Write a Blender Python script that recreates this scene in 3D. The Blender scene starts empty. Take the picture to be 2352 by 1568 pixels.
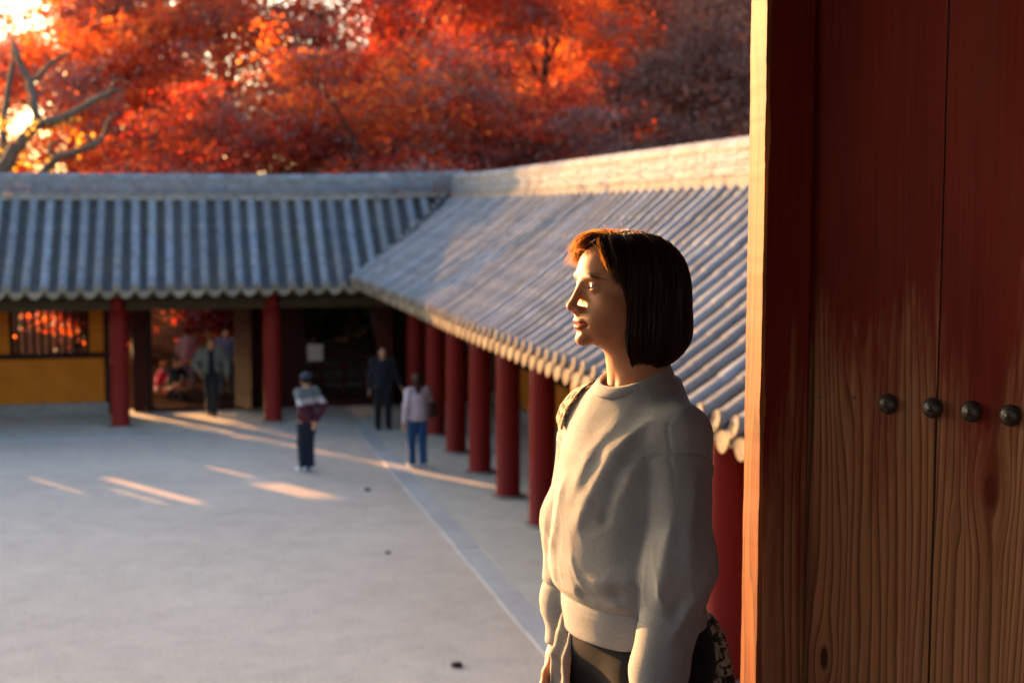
import bpy, bmesh, math, random
import numpy as np
from mathutils import Vector, Matrix

random.seed(7)
RNG = np.random.default_rng(11)
sc = bpy.context.scene
COL = sc.collection
R = math.radians

# ---------------------------------------------------------------- camera, sky, sun, exposure
CAM_Z = 4.45
SUN_AZ, SUN_EL = -44.0, 11.2            # degrees, clockwise from the view axis (+y)
cam_d = bpy.data.cameras.new("camera")
cam = bpy.data.objects.new("camera", cam_d)
COL.objects.link(cam)
cam.location = (0, 0, CAM_Z)
cam.rotation_euler = (R(90 - 5.142), 0, 0)
cam_d.sensor_width = 36.0
cam_d.lens = 50.0
cam_d.clip_start = 0.05
cam_d.clip_end = 2000
cam_d.dof.use_dof = True
cam_d.dof.focus_distance = 2.72
cam_d.dof.aperture_fstop = 4.2
sc.camera = cam

world = bpy.data.worlds.new("World")
sc.world = world
world.use_nodes = True
wn = world.node_tree
wn.nodes.clear()
sky = wn.nodes.new("ShaderNodeTexSky")
sky.sky_type = 'NISHITA'
sky.sun_disc = False
sky.sun_elevation = R(SUN_EL)
sky.sun_rotation = R(SUN_AZ)
sky.altitude = 100
sky.air_density = 1.0
sky.dust_density = 3.0
sky.ozone_density = 0.75
bg = wn.nodes.new("ShaderNodeBackground")
bg.inputs["Strength"].default_value = 0.15
wo = wn.nodes.new("ShaderNodeOutputWorld")
wn.links.new(sky.outputs[0], bg.inputs[0])
wn.links.new(bg.outputs[0], wo.inputs[0])

sun_d = bpy.data.lights.new("sun", 'SUN')
sun = bpy.data.objects.new("sun", sun_d)
COL.objects.link(sun)
sun_d.energy = 5.0
sun_d.angle = R(0.6)
sun_d.color = (1.0, 0.47, 0.155)
TO_SUN = Vector((math.sin(R(SUN_AZ)) * math.cos(R(SUN_EL)), math.cos(R(SUN_AZ)) * math.cos(R(SUN_EL)), math.sin(R(SUN_EL))))
sun.rotation_euler = TO_SUN.to_track_quat('Z', 'Y').to_euler()
sun.location = (-20, 20, 20)

vs = sc.view_settings
vs.view_transform = 'Standard'
vs.look = 'None'
vs.gamma = 1.0
vs.use_curve_mapping = False
vs.exposure = 2.25
sc.cycles.use_denoising = True
sc.cycles.max_bounces = 8
sc.cycles.transparent_max_bounces = 8

# ---------------------------------------------------------------- small helpers
def tag(o, label=None, cat=None, group=None, kind=None):
    if label: o["label"] = label
    if cat: o["category"] = cat
    if group: o["group"] = group
    if kind: o["kind"] = kind
    return o

def empty(name, loc=(0, 0, 0), rz=0.0, parent=None):
    o = bpy.data.objects.new(name, None)
    o.empty_display_size = 0.1
    COL.objects.link(o)
    o.location = loc
    o.rotation_euler = (0, 0, rz)
    if parent: o.parent = parent
    return o

def link(name, me, parent=None, loc=(0, 0, 0), rot=(0, 0, 0), scale=(1, 1, 1)):
    o = bpy.data.objects.new(name, me)
    COL.objects.link(o)
    o.location, o.rotation_euler, o.scale = loc, rot, scale
    if parent: o.parent = parent
    return o

def mesh(name, verts, faces, mat=None, smooth=False):
    me = bpy.data.meshes.new(name)
    me.from_pydata([tuple(map(float, v)) for v in verts], [], [tuple(map(int, f)) for f in faces])
    if mat: me.materials.append(mat)
    if smooth: me.polygons.foreach_set("use_smooth", [True] * len(me.polygons))
    me.update()
    return me

def np_mesh(name, V, F, mat=None, smooth=True):
    """fast mesh from numpy: V (n,3), F (m,4) or (m,3)"""
    me = bpy.data.meshes.new(name)
    V = np.ascontiguousarray(V, np.float32); F = np.ascontiguousarray(F, np.int32)
    k = F.shape[1]
    me.vertices.add(len(V)); me.vertices.foreach_set("co", V.ravel())
    me.loops.add(F.size); me.loops.foreach_set("vertex_index", F.ravel())
    me.polygons.add(len(F))
    me.polygons.foreach_set("loop_start", np.arange(0, F.size, k, dtype=np.int32))
    if smooth: me.polygons.foreach_set("use_smooth", np.ones(len(F), bool))
    if mat: me.materials.append(mat)
    me.update(calc_edges=True)
    me.validate()
    return me

class MB:
    """collects boxes and tubes into one mesh"""
    def __init__(self): self.v, self.f = [], []
    def add(self, v, f):
        n = len(self.v); self.v += [tuple(p) for p in v]; self.f += [tuple(i + n for i in q) for q in f]; return self
    def box(self, a, b, bev=0.0):
        (x0, y0, z0), (x1, y1, z1) = a, b
        if bev <= 0:
            v = [(x, y, z) for z in (z0, z1) for y in (y0, y1) for x in (x0, x1)]
            return self.add(v, [(0, 2, 3, 1), (4, 5, 7, 6), (0, 1, 5, 4), (2, 6, 7, 3), (0, 4, 6, 2), (1, 3, 7, 5)])
        bm = bmesh.new()
        bmesh.ops.create_cube(bm, size=1.0)
        for q in bm.verts:
            q.co = Vector(((x0 + x1) / 2 + q.co.x * (x1 - x0), (y0 + y1) / 2 + q.co.y * (y1 - y0), (z0 + z1) / 2 + q.co.z * (z1 - z0)))
        bmesh.ops.bevel(bm, geom=bm.edges[:] , offset=bev, segments=1, affect='EDGES', profile=0.5)
        bm.verts.index_update()
        self.add([q.co[:] for q in bm.verts], [[q.index for q in f.verts] for f in bm.faces])
        bm.free(); return self
    def tube(self, pts, rad, n=8, cap=True):
        pts = [Vector(p) for p in pts]
        if not hasattr(rad, '__len__'): rad = [rad] * len(pts)
        base = len(self.v); ref = Vector((0.31, 0.2, 0.93))
        for i, p in enumerate(pts):
            d = (pts[min(i + 1, len(pts) - 1)] - pts[max(i - 1, 0)]).normalized()
            if i == 0:
                if abs(d.dot(ref)) > .9: ref = Vector((1, 0.1, 0))
                a = d.cross(ref).normalized()
            else:
                a = (a - d * a.dot(d)).normalized()
            b = d.cross(a)
            for k in range(n):
                t = 2 * math.pi * k / n
                self.v.append(tuple(p + (a * math.cos(t) + b * math.sin(t)) * rad[i]))
        for i in range(len(pts) - 1):
            for k in range(n):
                k2 = (k + 1) % n
                self.f.append((base + i * n + k, base + i * n + k2, base + (i + 1) * n + k2, base + (i + 1) * n + k))
        if cap:
            self.f.append(tuple(base + k for k in reversed(range(n))))
            self.f.append(tuple(base + (len(pts) - 1) * n + k for k in range(n)))
        return self
    def lathe(self, prof, c=(0, 0, 0), n=24):
        base = len(self.v)
        for r, z in prof:
            for k in range(n):
                t = 2 * math.pi * k / n
                self.v.append((c[0] + r * math.cos(t), c[1] + r * math.sin(t), c[2] + z))
        for i in range(len(prof) - 1):
            for k in range(n):
                k2 = (k + 1) % n
                self.f.append((base + i * n + k, base + i * n + k2, base + (i + 1) * n + k2, base + (i + 1) * n + k))
        self.f.append(tuple(base + k for k in reversed(range(n))))
        self.f.append(tuple(base + (len(prof) - 1) * n + k for k in range(n)))
        return self
    def mesh(self, name, mat=None, smooth=False): return mesh(name, self.v, self.f, mat, smooth)
    def build(self, name, mat, parent=None, smooth=False, **kw): return link(name, self.mesh(name, mat, smooth), parent, **kw)

def box(name, a, b, mat, parent=None, bev=0.0, **kw):
    return MB().box(a, b, bev).build(name, mat, parent, **kw)

# ---------------------------------------------------------------- materials
def nodes_of(name):
    m = bpy.data.materials.new(name); m.use_nodes = True
    t = m.node_tree; p = t.nodes["Principled BSDF"]
    return m, t, p

def N(t, kind, **kw):
    n = t.nodes.new(kind)
    for k, v in kw.items(): setattr(n, k, v)
    return n

def ramp(t, src, stops):
    r = N(t, "ShaderNodeValToRGB")
    el = r.color_ramp.elements
    while len(el) < len(stops): el.new(0.5)
    for e, (p, c) in zip(el, stops):
        e.position = p; e.color = (*c, 1) if len(c) == 3 else c
    t.links.new(src, r.inputs[0])
    return r

def coords(t, scale=(1, 1, 1), which="Object"):
    tc = N(t, "ShaderNodeTexCoord"); mp = N(t, "ShaderNodeMapping")
    mp.inputs["Scale"].default_value = scale
    t.links.new(tc.outputs[which], mp.inputs[0])
    return mp.outputs[0]

def mixc(t, fac, a, b, mode='MIX'):
    m = N(t, "ShaderNodeMix", data_type='RGBA', blend_type=mode)
    for sock, v in ((m.inputs["Factor"], fac), (m.inputs[6], a), (m.inputs[7], b)):
        if hasattr(v, "is_linked"): t.links.new(v, sock)
        elif isinstance(v, (int, float)): sock.default_value = v
        else: sock.default_value = (*v, 1)
    return m.outputs[2]

def noise(t, vec, scale, detail=5, rough=0.55, dist=0.0):
    n = N(t, "ShaderNodeTexNoise"); n.inputs["Scale"].default_value = scale
    n.inputs["Detail"].default_value = detail; n.inputs["Roughness"].default_value = rough
    n.inputs["Distortion"].default_value = dist
    t.links.new(vec, n.inputs["Vector"])
    return n.outputs["Fac"]

def bump(t, p, h, strength=0.3, dist=0.01):
    b = N(t, "ShaderNodeBump"); b.inputs["Strength"].default_value = strength; b.inputs["Distance"].default_value = dist
    t.links.new(h, b.inputs["Height"]); t.links.new(b.outputs[0], p.inputs["Normal"])

def mat(name, stops, scale=3.0, rough=0.75, bmp=0.25, bscale=60.0, bdist=0.01, stretch=(1, 1, 1), spec=0.3, vary=0.0, which="Object", weather=None):
    m, t, p = nodes_of(name)
    v = coords(t, stretch, which)
    n1 = noise(t, v, scale)
    c = ramp(t, n1, stops).outputs[0]
    if vary > 0:
        oi = N(t, "ShaderNodeObjectInfo")
        mr = N(t, "ShaderNodeMapRange"); mr.inputs[3].default_value = 1 - vary; mr.inputs[4].default_value = 1 + vary
        t.links.new(oi.outputs["Random"], mr.inputs[0])
        hs = N(t, "ShaderNodeHueSaturation"); t.links.new(mr.outputs[0], hs.inputs["Value"]); t.links.new(c, hs.inputs["Color"])
        c = hs.outputs[0]
    if weather:
        gp = N(t, "ShaderNodeNewGeometry")
        w1 = ramp(t, noise(t, gp.outputs["Position"], 0.9, 7, .65, .6), [(.38, (0, 0, 0)), (.62, (1, 1, 1))]).outputs[0]
        w2 = ramp(t, noise(t, gp.outputs["Position"], 5.0, 6, .7), [(.50, (0, 0, 0)), (.66, (1, 1, 1))]).outputs[0]
        c = mixc(t, mixc(t, .55, (0, 0, 0), w1), c, weather[0]); c = mixc(t, mixc(t, .6, (0, 0, 0), w2), c, weather[1])
    t.links.new(c, p.inputs["Base Color"])
    p.inputs["Roughness"].default_value = rough
    p.inputs["Specular IOR Level"].default_value = spec
    if bmp > 0: bump(t, p, noise(t, v, bscale, 4), bmp, bdist)
    return m

def leafmat(name, refl, trans, dark=0.55, fac=0.55):
    m, t, p = nodes_of(name)
    g = N(t, "ShaderNodeNewGeometry")
    r1 = ramp(t, g.outputs["Random Per Island"], [(0.0, tuple(x * dark for x in refl[0])), (0.5, refl[0]), (1.0, refl[1])]).outputs[0]
    r2 = ramp(t, g.outputs["Random Per Island"], [(0.0, trans[0]), (0.55, trans[1]), (1.0, trans[2])]).outputs[0]
    t.links.new(r1, p.inputs["Base Color"])
    p.inputs["Roughness"].default_value = 0.5
    p.inputs["Specular IOR Level"].default_value = 0.22
    tr = N(t, "ShaderNodeBsdfTranslucent"); t.links.new(r2, tr.inputs[0])
    mx = N(t, "ShaderNodeMixShader"); mx.inputs[0].default_value = fac
    t.links.new(p.outputs[0], mx.inputs[1]); t.links.new(tr.outputs[0], mx.inputs[2])
    t.links.new(mx.outputs[0], t.nodes["Material Output"].inputs[0])
    return m

MAT = {}
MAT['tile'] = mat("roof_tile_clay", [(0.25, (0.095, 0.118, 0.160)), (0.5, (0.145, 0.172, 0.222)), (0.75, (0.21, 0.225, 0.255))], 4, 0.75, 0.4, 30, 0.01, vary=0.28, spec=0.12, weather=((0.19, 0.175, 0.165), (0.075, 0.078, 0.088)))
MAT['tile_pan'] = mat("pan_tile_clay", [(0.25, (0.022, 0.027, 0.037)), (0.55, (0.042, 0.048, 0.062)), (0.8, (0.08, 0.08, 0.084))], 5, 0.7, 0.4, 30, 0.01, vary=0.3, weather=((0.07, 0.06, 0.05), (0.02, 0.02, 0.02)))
MAT['lime'] = mat("lime_mortar", [(0.3, (0.14, 0.13, 0.12)), (0.7, (0.26, 0.24, 0.22))], 8, 0.9, 0.4, 50, spec=0.05)
MAT['pillar'] = mat("red_pillar_paint", [(0.2, (0.115, 0.0075, 0.0055)), (0.6, (0.165, 0.0100, 0.007)), (0.9, (0.19, 0.022, 0.016))], 2.2, 0.6, 0.15, 40, 0.005, (1, 1, 0.25), 0.12)
MAT['door_red'] = mat("dark_red_boards", [(0.2, (0.030, 0.008, 0.006)), (0.6, (0.045, 0.011, 0.008)), (0.9, (0.065, 0.022, 0.015))], 3, 0.6, 0.2, 40, 0.005, (4, 4, 0.4), 0.06)
MAT['frame'] = mat("dark_brown_timber", [(0.2, (0.018, 0.007, 0.005)), (0.8, (0.036, 0.014, 0.010))], 4, 0.65, 0.2, 40, 0.005, spec=0.06)
MAT['beam'] = mat("olive_painted_beam", [(0.2, (0.030, 0.021, 0.006)), (0.8, (0.055, 0.038, 0.012))], 3, 0.65, 0.2, 30)
MAT['rafter'] = mat("ochre_green_rafter", [(0.2, (0.20, 0.14, 0.03)), (0.8, (0.36, 0.25, 0.06))], 4, 0.6, 0.2, 30, spec=0.1)
MAT['ochre'] = mat("ochre_plaster", [(0.2, (0.38, 0.105, 0.004)), (0.55, (0.47, 0.138, 0.006)), (0.85, (0.50, 0.17, 0.016))], 2.5, 0.85, 0.15, 80)
MAT['stone'] = mat("granite", [(0.3, (0.15, 0.14, 0.135)), (0.7, (0.24, 0.225, 0.21))], 6, 0.85, 0.3, 80, vary=0.1)
MAT['tile_end'] = mat("limed_eave_end", [(0.3, (0.12, 0.10, 0.075)), (0.7, (0.21, 0.17, 0.12))], 14, 0.8, 0.4, 60, vary=0.25, spec=0.05)
MAT['steps'] = mat("dark_step_stone", [(0.3, (0.03, 0.028, 0.026)), (0.7, (0.075, 0.068, 0.06))], 6, 0.9, 0.3, 60, spec=0.02)  # one even dark stone tone
MAT['kerb'] = mat("kerb_granite", [(0.3, (0.33, 0.325, 0.33)), (0.7, (0.40, 0.395, 0.40))], 5, 0.7, 0.25, 90, vary=0.08)
MAT['iron'] = mat("forged_iron", [(0.3, (0.018, 0.017, 0.017)), (0.7, (0.05, 0.045, 0.042))], 60, 0.42, 0.5, 120, 0.002, spec=0.6)
MAT['bark'] = mat("grey_bark", [(0.3, (0.045, 0.036, 0.03)), (0.7, (0.12, 0.095, 0.075))], 3, 0.85, 0.5, 14, 0.03, (1, 1, 0.4))
MAT['bark_dark'] = mat("dark_bark", [(0.3, (0.022, 0.016, 0.014)), (0.7, (0.06, 0.045, 0.038))], 3, 0.9, 0.5, 14, 0.03, (1, 1, 0.4))

def ground_mat():
    m, t, p = nodes_of("packed_granite_sand")
    v = coords(t)
    a = ramp(t, noise(t, v, 0.35, 8, 0.6), [(0.3, (0.47, 0.395, 0.34)), (0.55, (0.51, 0.43, 0.37)), (0.75, (0.55, 0.467, 0.405))]).outputs[0]
    b = ramp(t, noise(t, v, 2.2, 8, 0.65, 0.4), [(0.3, (0.86, 0.86, 0.87)), (0.6, (1, 1, 1)), (0.8, (1.06, 1.05, 1.04))]).outputs[0]
    c = mixc(t, 1.0, a, b, 'MULTIPLY')
    d = ramp(t, noise(t, v, 26, 4, 0.7), [(0.3, (0.78, 0.775, 0.77)), (0.62, (1.07, 1.07, 1.07))]).outputs[0]
    c = mixc(t, 1.0, c, d, 'MULTIPLY')
    t.links.new(c, p.inputs["Base Color"])
    p.inputs["Roughness"].default_value = 0.9
    p.inputs["Specular IOR Level"].default_value = 0.05
    bump(t, p, noise(t, v, 30, 6, 0.7), 0.35, 0.02)
    return m
MAT['ground'] = ground_mat()
MAT['earth'] = mat("leaf_strewn_earth", [(0.3, (0.018, 0.012, 0.009)), (0.6, (0.035, 0.02, 0.014)), (0.8, (0.06, 0.022, 0.012))], 1.5, 0.95, 0.4, 20, 0.05, spec=0.0)
MAT['floor_stone'] = mat("corridor_floor_plaster", [(0.3, (0.38, 0.35, 0.31)), (0.7, (0.47, 0.44, 0.40))], 2.0, 0.85, 0.15, 60)

# ---------------------------------------------------------------- building frame: s to the right along the far wing, q away along the right wing
TH = R(13.3)
A0 = Vector((0.43, 20.01, 0))
VX = Vector((math.cos(TH), math.sin(TH), 0)); UX = Vector((-math.sin(TH), math.cos(TH), 0))
def W(s, q, z=0.0): return A0 + VX * s + UX * q + Vector((0, 0, z))
def SQ(x, y):
    d = Vector((x, y, 0)) - A0
    return d.dot(VX), d.dot(UX)
PIT = R(5.142); FPX = 3267.0
def at(px, py, y):
    """world point seen at a spot of the 2352-wide view, at depth y"""
    a = (px - 1176) / FPX; b = (784 - py) / FPX
    r = Vector((a, math.cos(PIT) + b * math.sin(PIT), -math.sin(PIT) + b * math.cos(PIT)))
    return Vector((0, 0, CAM_Z)) + r * (y / r.y)
def on_ground(px, py, z=0.0):
    a = (px - 1176) / FPX; b = (784 - py) / FPX
    r = Vector((a, math.cos(PIT) + b * math.sin(PIT), -math.sin(PIT) + b * math.cos(PIT)))
    return Vector((0, 0, CAM_Z)) + r * ((z - CAM_Z) / r.z)
def s_at(px, q):
    """s on the plane q that shows in picture column px (near the horizon row)"""
    k = (px - 1176) / FPX / math.cos(PIT) * 1.004
    # x = k*y :  A0.x + VX.x s + UX.x q = k (A0.y + VX.y s + UX.y q)
    return (k * (A0.y + UX.y * q) - A0.x - UX.x * q) / (VX.x - k * VX.y)

# ================================================================ THE SETTING
def sheet(name, pts, z, m, kind="structure", sub=0):
    me = mesh(name, [(p[0], p[1], z) for p in pts], [tuple(range(len(pts)))], m)
    return tag(link(name, me), kind=kind)

def make_ground():
    n = 60
    xs = np.concatenate([[-900, -300, -120], np.linspace(-60, 60, n), [120, 300, 900]])
    ys = np.concatenate([[-300, -60], np.linspace(-10, 110, n), [200, 500, 1500]])
    X, Y = np.meshgrid(xs, ys)
    s = (X - A0.x) * VX.x + (Y - A0.y) * VX.y; q = (X - A0.x) * UX.x + (Y - A0.y) * UX.y
    Z = np.zeros_like(X)
    Vv = np.stack([X, Y, Z], -1).reshape(-1, 3)
    w = len(xs); idx = np.arange(len(Vv)).reshape(len(ys), w)
    F = np.stack([idx[:-1, :-1], idx[:-1, 1:], idx[1:, 1:], idx[1:, :-1]], -1).reshape(-1, 4)
    return tag(link("ground", np_mesh("ground", Vv, F, MAT['ground'])), kind="structure")
make_ground()

def hillside():
    xs = np.linspace(-16, 75, 70); ys = np.linspace(0, 1, 40)
    X, Yt = np.meshgrid(xs, ys)
    Y = 35.2 + 0.23 * X * 0.4 + Yt * 70
    rise = np.clip((Y - 38.5) / 40, 0, 1.7)
    left = np.clip((X + 15) / 6, 0, 1)
    Z = 0.012 + 11.5 * rise ** 1.15 * (0.12 + 0.88 * left) + 0.35 * np.sin(X * .4 + Y * .3) * np.clip(rise * 3, 0, 1)
    Vv = np.stack([X, Y, Z], -1).reshape(-1, 3)
    idx = np.arange(len(Vv)).reshape(40, 70)
    F = np.stack([idx[:-1, :-1], idx[:-1, 1:], idx[1:, 1:], idx[1:, :-1]], -1).reshape(-1, 4)
    return tag(link("hillside", np_mesh("hillside", Vv, F, MAT['earth'])), kind="structure")
hillside()
def hill_z(x, y):
    rise = min(max((y - 38.5) / 40, 0), 1.7); left = min(max((x + 15) / 6, 0), 1)
    return 0.012 + 11.5 * rise ** 1.15 * (0.12 + 0.88 * left)

# earth outside the gate
tag(link("path", mesh("path", [W(-160, 13.9, .006), W(120, 13.9, .006), W(120, 240, .006), W(-160, 240, .006)], [(0, 1, 2, 3)], MAT['earth'])), kind="structure")

# corridor floors (very slightly raised) and kerb stones
def floor_slab(name, s0, s1, q0, q1, z):
    mb = MB().box((s0, q0, -0.05), (s1, q1, z), 0.01)
    o = mb.build(name, MAT['floor_stone'], None, loc=A0, rot=(0, 0, TH)); tag(o, kind="structure"); return o
floor_slab("pavement", -1.14, 2.6, -16, 13.8, 0.012)
floor_slab("pavement", -16, -1.50, 9.95, 13.8, 0.014)
k = tag(empty("kerb", A0, TH), kind="structure")
q = -16.0
ks = []
while q < 9.5:
    L = random.uniform(0.9, 1.5)
    w = random.uniform(-0.008, 0.008)
    ks.append((-1.47 + w, q, -1.145 + w, q + L - 0.015)); q += L
s = -16.0
while s < -1.6:
    L = random.uniform(0.9, 1.5)
    ks.append((s, 9.62, min(s + L - .015, -1.5), 9.94)); s += L
for (a, b, c, d) in ks:
    box("kerb_stone", (a, b, -0.05), (c, d, 0.018 + random.uniform(-.004, .004)), MAT['kerb'], k, 0.006)

# ================================================================ CORRIDOR WINGS
EAVE_RUN, DROP = 2.4, 1.92
def prof(x):                         # roof curve: drop below the ridge foot at run x
    t = x / EAVE_RUN
    return -DROP * (t + 0.16 * t * (1 - t))

def cover_row_mesh():
    mb = MB(); r = 0.088; seg = 0.31; nt = 6
    n = int(EAVE_RUN / seg + .5); xs = [EAVE_RUN * i / n for i in range(n + 1)]
    for i in range(n):
        x0, x1 = xs[i], xs[i + 1] + 0.015
        for (xa, xb, ra, rb, first) in ((x0, x1, r * 0.93, r * 1.04, True),):
            base = len(mb.v)
            for x, rr in ((xa, ra), (xb, rb)):
                z = prof(x) + 0.045
                for k2 in range(nt + 1):
                    t = math.pi * k2 / nt
                    mb.v.append((x, rr * math.cos(t), z + rr * 0.95 * math.sin(t)))
            m2 = nt + 1
            for k2 in range(nt): mb.f.append((base + k2, base + k2 + 1, base + m2 + k2 + 1, base + m2 + k2))
            mb.f.append(tuple(base + m2 + k2 for k2 in range(m2)))
    return mb.mesh("cover_tile_row", MAT['tile'], False)

def end_disc_mesh():
    mb = MB(); n = 14; r = 0.082
    x0, z0 = EAVE_RUN, prof(EAVE_RUN) + 0.06
    for dx, rr in ((-.02, r), (.028, r), (.034, r * .82), (.022, r * .74), (.022, 0.001)):
        for k2 in range(n):
            t = 2 * math.pi * k2 / n
            mb.v.append((x0 + dx + 0.25 * -rr * math.sin(t), rr * math.cos(t), z0 + rr * math.sin(t)))
    for i in range(4):
        for k2 in range(n):
            j = (k2 + 1) % n
            mb.f.append((i * n + k2, i * n + j, (i + 1) * n + j, (i + 1) * n + k2))
    return mb.mesh("eave_end_tile", MAT['tile_end'], True)

def pan_row_mesh(half):
    mb = MB(); n = 23; nx = 6; th = 0.018
    step = EAVE_RUN / n
    for i in range(n):
        x0, x1 = i * step, (i + 1) * step + 0.006
        base = len(mb.v)
        for x, up in ((x0, 0.004), (x1, 0.03), (x1, 0.03 - th - .012)):
            for k2 in range(nx + 1):
                y = -half + 2 * half * k2 / nx
                sag = 0.05 * (1 - (y / half) ** 2)
                mb.v.append((x, y, prof(min(x, EAVE_RUN + .01)) + up - sag + .03))
        w = nx + 1
        for rr in (0, 1):
            for k2 in range(nx):
                mb.f.append((base + rr * w + k2, base + rr * w + k2 + 1, base + (rr + 1) * w + k2 + 1, base + (rr + 1) * w + k2))
    # drooping lip at the eave
    base = len(mb.v); nl = 8
    x1 = EAVE_RUN + .02
    for k2 in range(nl + 1):
        y = -half * .92 + 2 * half * .92 * k2 / nl
        top = prof(EAVE_RUN) + .05 - 0.05 * (1 - (y / half) ** 2)
        dep = 0.13 * math.cos(math.pi / 2 * y / half) ** .7 + .015
        mb.v += [(x1, y, top), (x1 + .03, y, top - dep), (x1 + .012, y, top - dep)]
    for k2 in range(nl):
        a = base + 3 * k2
        mb.f += [(a, a + 3, a + 4, a + 1), (a + 1, a + 4, a + 5, a + 2)]
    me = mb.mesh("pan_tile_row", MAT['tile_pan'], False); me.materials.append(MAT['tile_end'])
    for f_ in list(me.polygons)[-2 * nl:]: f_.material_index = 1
    return me

PITCH = 0.345
ME_COVER, ME_DISC, ME_PAN = cover_row_mesh(), end_disc_mesh(), pan_row_mesh(PITCH / 2)
ME_RAFT = MB().tube([(0.25, 0, prof(.25) - .20), (1.3, 0, prof(1.3) - .17), (2.22, 0, prof(2.22) - .15)], [.055, .055, .05], 10).mesh("rafter", MAT['rafter'], True)

def lift_r(q): return 0.16 * min(max((q + 3) / 13, 0), 1) ** 2
def lift_f(s): return 0.05 * min(max((s + 7) / 7, 0), 1) ** 2

RIDGE_Z = 4.83
def flare(axis, u):                     # the eave swings out towards the inner corner
    return 1 + .10 * min(max((u - 1) / 9, 0), 1) ** 2 if axis == 'q' else 1.0
def wing_roof(parent, axis, ridge, lo, hi, lift, base_z=RIDGE_Z):
    """axis 'q': rows along the right wing (falling to -s); axis 's': rows along the far wing (falling to -q)"""
    roof = empty("roof", (0, 0, 0), 0, parent)
    rz = math.pi if axis == 'q' else -math.pi / 2
    c = lo; i = 0
    # base sheet under the tiles, both slopes
    mb = MB(); nS = 10
    us = np.linspace(lo, hi, 25)
    for sgn in (-1, 1):
        base = len(mb.v)
        for u in us:
            f = (DROP - lift(u)) / DROP
            for j in range(nS + 1):
                x = (EAVE_RUN - .03) * j / nS
                for dz in (-.055, -.13):
                    p = (ridge + sgn * x * flare(axis, u), u) if axis == 'q' else (u, ridge + sgn * x)
                    mb.v.append((p[0], p[1], base_z + prof(x) * f + dz))
        w = 2 * (nS + 1)
        for a in range(len(us) - 1):
            for j in range(nS):
                o = base + a * w + 2 * j
                mb.f.append((o, o + 2, o + w + 2, o + w)); mb.f.append((o + 1, o + w + 1, o + w + 3, o + 3))
            o = base + a * w + 2 * nS
            mb.f.append((o, o + 1, o + w + 1, o + w))
        for a in (0, len(us) - 1):
            for j in range(nS):
                o = base + a * w + 2 * j
                mb.f.append((o, o + 1, o + 3, o + 2))
    mb.build("roof_boarding", MAT['beam'], roof)
    while c <= hi:
        f = (DROP - lift(c)) / DROP
        jz = random.uniform(-.008, .008); jc = random.uniform(-.012, .012)
        loc = (ridge, c + jc, base_z + jz) if axis == 'q' else (c + jc, ridge, base_z + jz)
        rr = rz + random.uniform(-.006, .006)
        link("cover_tile_row", ME_COVER, roof, loc, (0, 0, rr), (flare(axis, c), 1, f))
        link("eave_end_tile", ME_DISC, roof, (loc[0], loc[1], loc[2]), (0, 0, rr), (flare(axis, c), 1, f))
        loc2 = (ridge, c + PITCH / 2, base_z) if axis == 'q' else (c + PITCH / 2, ridge, base_z)
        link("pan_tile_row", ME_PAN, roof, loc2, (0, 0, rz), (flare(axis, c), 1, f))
        link("rafter", ME_RAFT, parent, (loc2[0], loc2[1], base_z + .0), (0, 0, rz), (1, 1, f))
        c += PITCH; i += 1
    return roof

def ridge_stack(parent, axis, ridge, lo, hi, base_z, tip_lo=0.0, tip_hi=0.0):
    """courses of flat ridge tiles with lime between, capped by a row of round tiles"""
    rg = empty("ridge", (0, 0, 0), 0, parent)
    L = hi - lo; n = int(L / 0.33)
    def zl(u):
        t = (u - lo) / L
        return base_z + tip_lo * max(0, 1 - t * 5) ** 2 + tip_hi * max(0, (t - .8) * 5) ** 2
    courses = [(-.10, .03, .19, MAT['lime']), (.035, .085, .21, MAT['tile']), (.092, .14, .17, MAT['tile']), (.147, .195, .175, MAT['tile']), (.202, .25, .165, MAT['tile']), (.257, .30, .17, MAT['tile']), (.307, .345, .155, MAT['lime'])]
    for z0, z1, hw, m in courses:
        mb = MB()
        for i in range(n):
            u0 = lo + L * i / n; u1 = lo + L * (i + 1) / n - (.002 if m is MAT['tile'] else 0)
            j = random.uniform(-.007, .007); dz = random.uniform(-.004, .004)
            z = zl((u0 + u1) / 2)
            a = (ridge - hw + j, u0, z + z0 + dz) if axis == 'q' else (u0, ridge - hw + j, z + z0 + dz)
            b = (ridge + hw + j, u1, z + z1 + dz) if axis == 'q' else (u1, ridge + hw + j, z + z1 + dz)
            mb.box(a, b)
        mb.build("ridge_course" if m is MAT['tile'] else "mortar_course", m, rg)
    for i in range(n):
        u0 = lo + L * i / n; u1 = lo + L * (i + 1) / n
        za, zb = zl(u0) + .36, zl(u1) + .36
        pa = (ridge, u0, za) if axis == 'q' else (u0, ridge, za)
        pb = (ridge, u1, zb) if axis == 'q' else (u1, ridge, zb)
        MB().tube([pa, pb], [.105, .115], 12).build("ridge_cap_tile", MAT['tile'], rg, False)
    return rg

ME_PILLAR = MB().lathe([(.205, 0.04), (.205, .06), (.19, .075), (.19, 1.2), (.187, 2.0), (.178, 2.72)], n=28).mesh("pillar", MAT['pillar'], True)
ME_PAD = MB().lathe([(.27, -.03), (.27, .040), (.25, .052)], n=20).mesh("base_stone", MAT['stone'], False)
def pillar(parent, s, q, pad=True):
    p = link("pillar", ME_PILLAR, parent, (s, q, 0), (0, 0, random.uniform(0, 6)))
    if pad: link("base_stone", ME_PAD, p)
    return p

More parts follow.
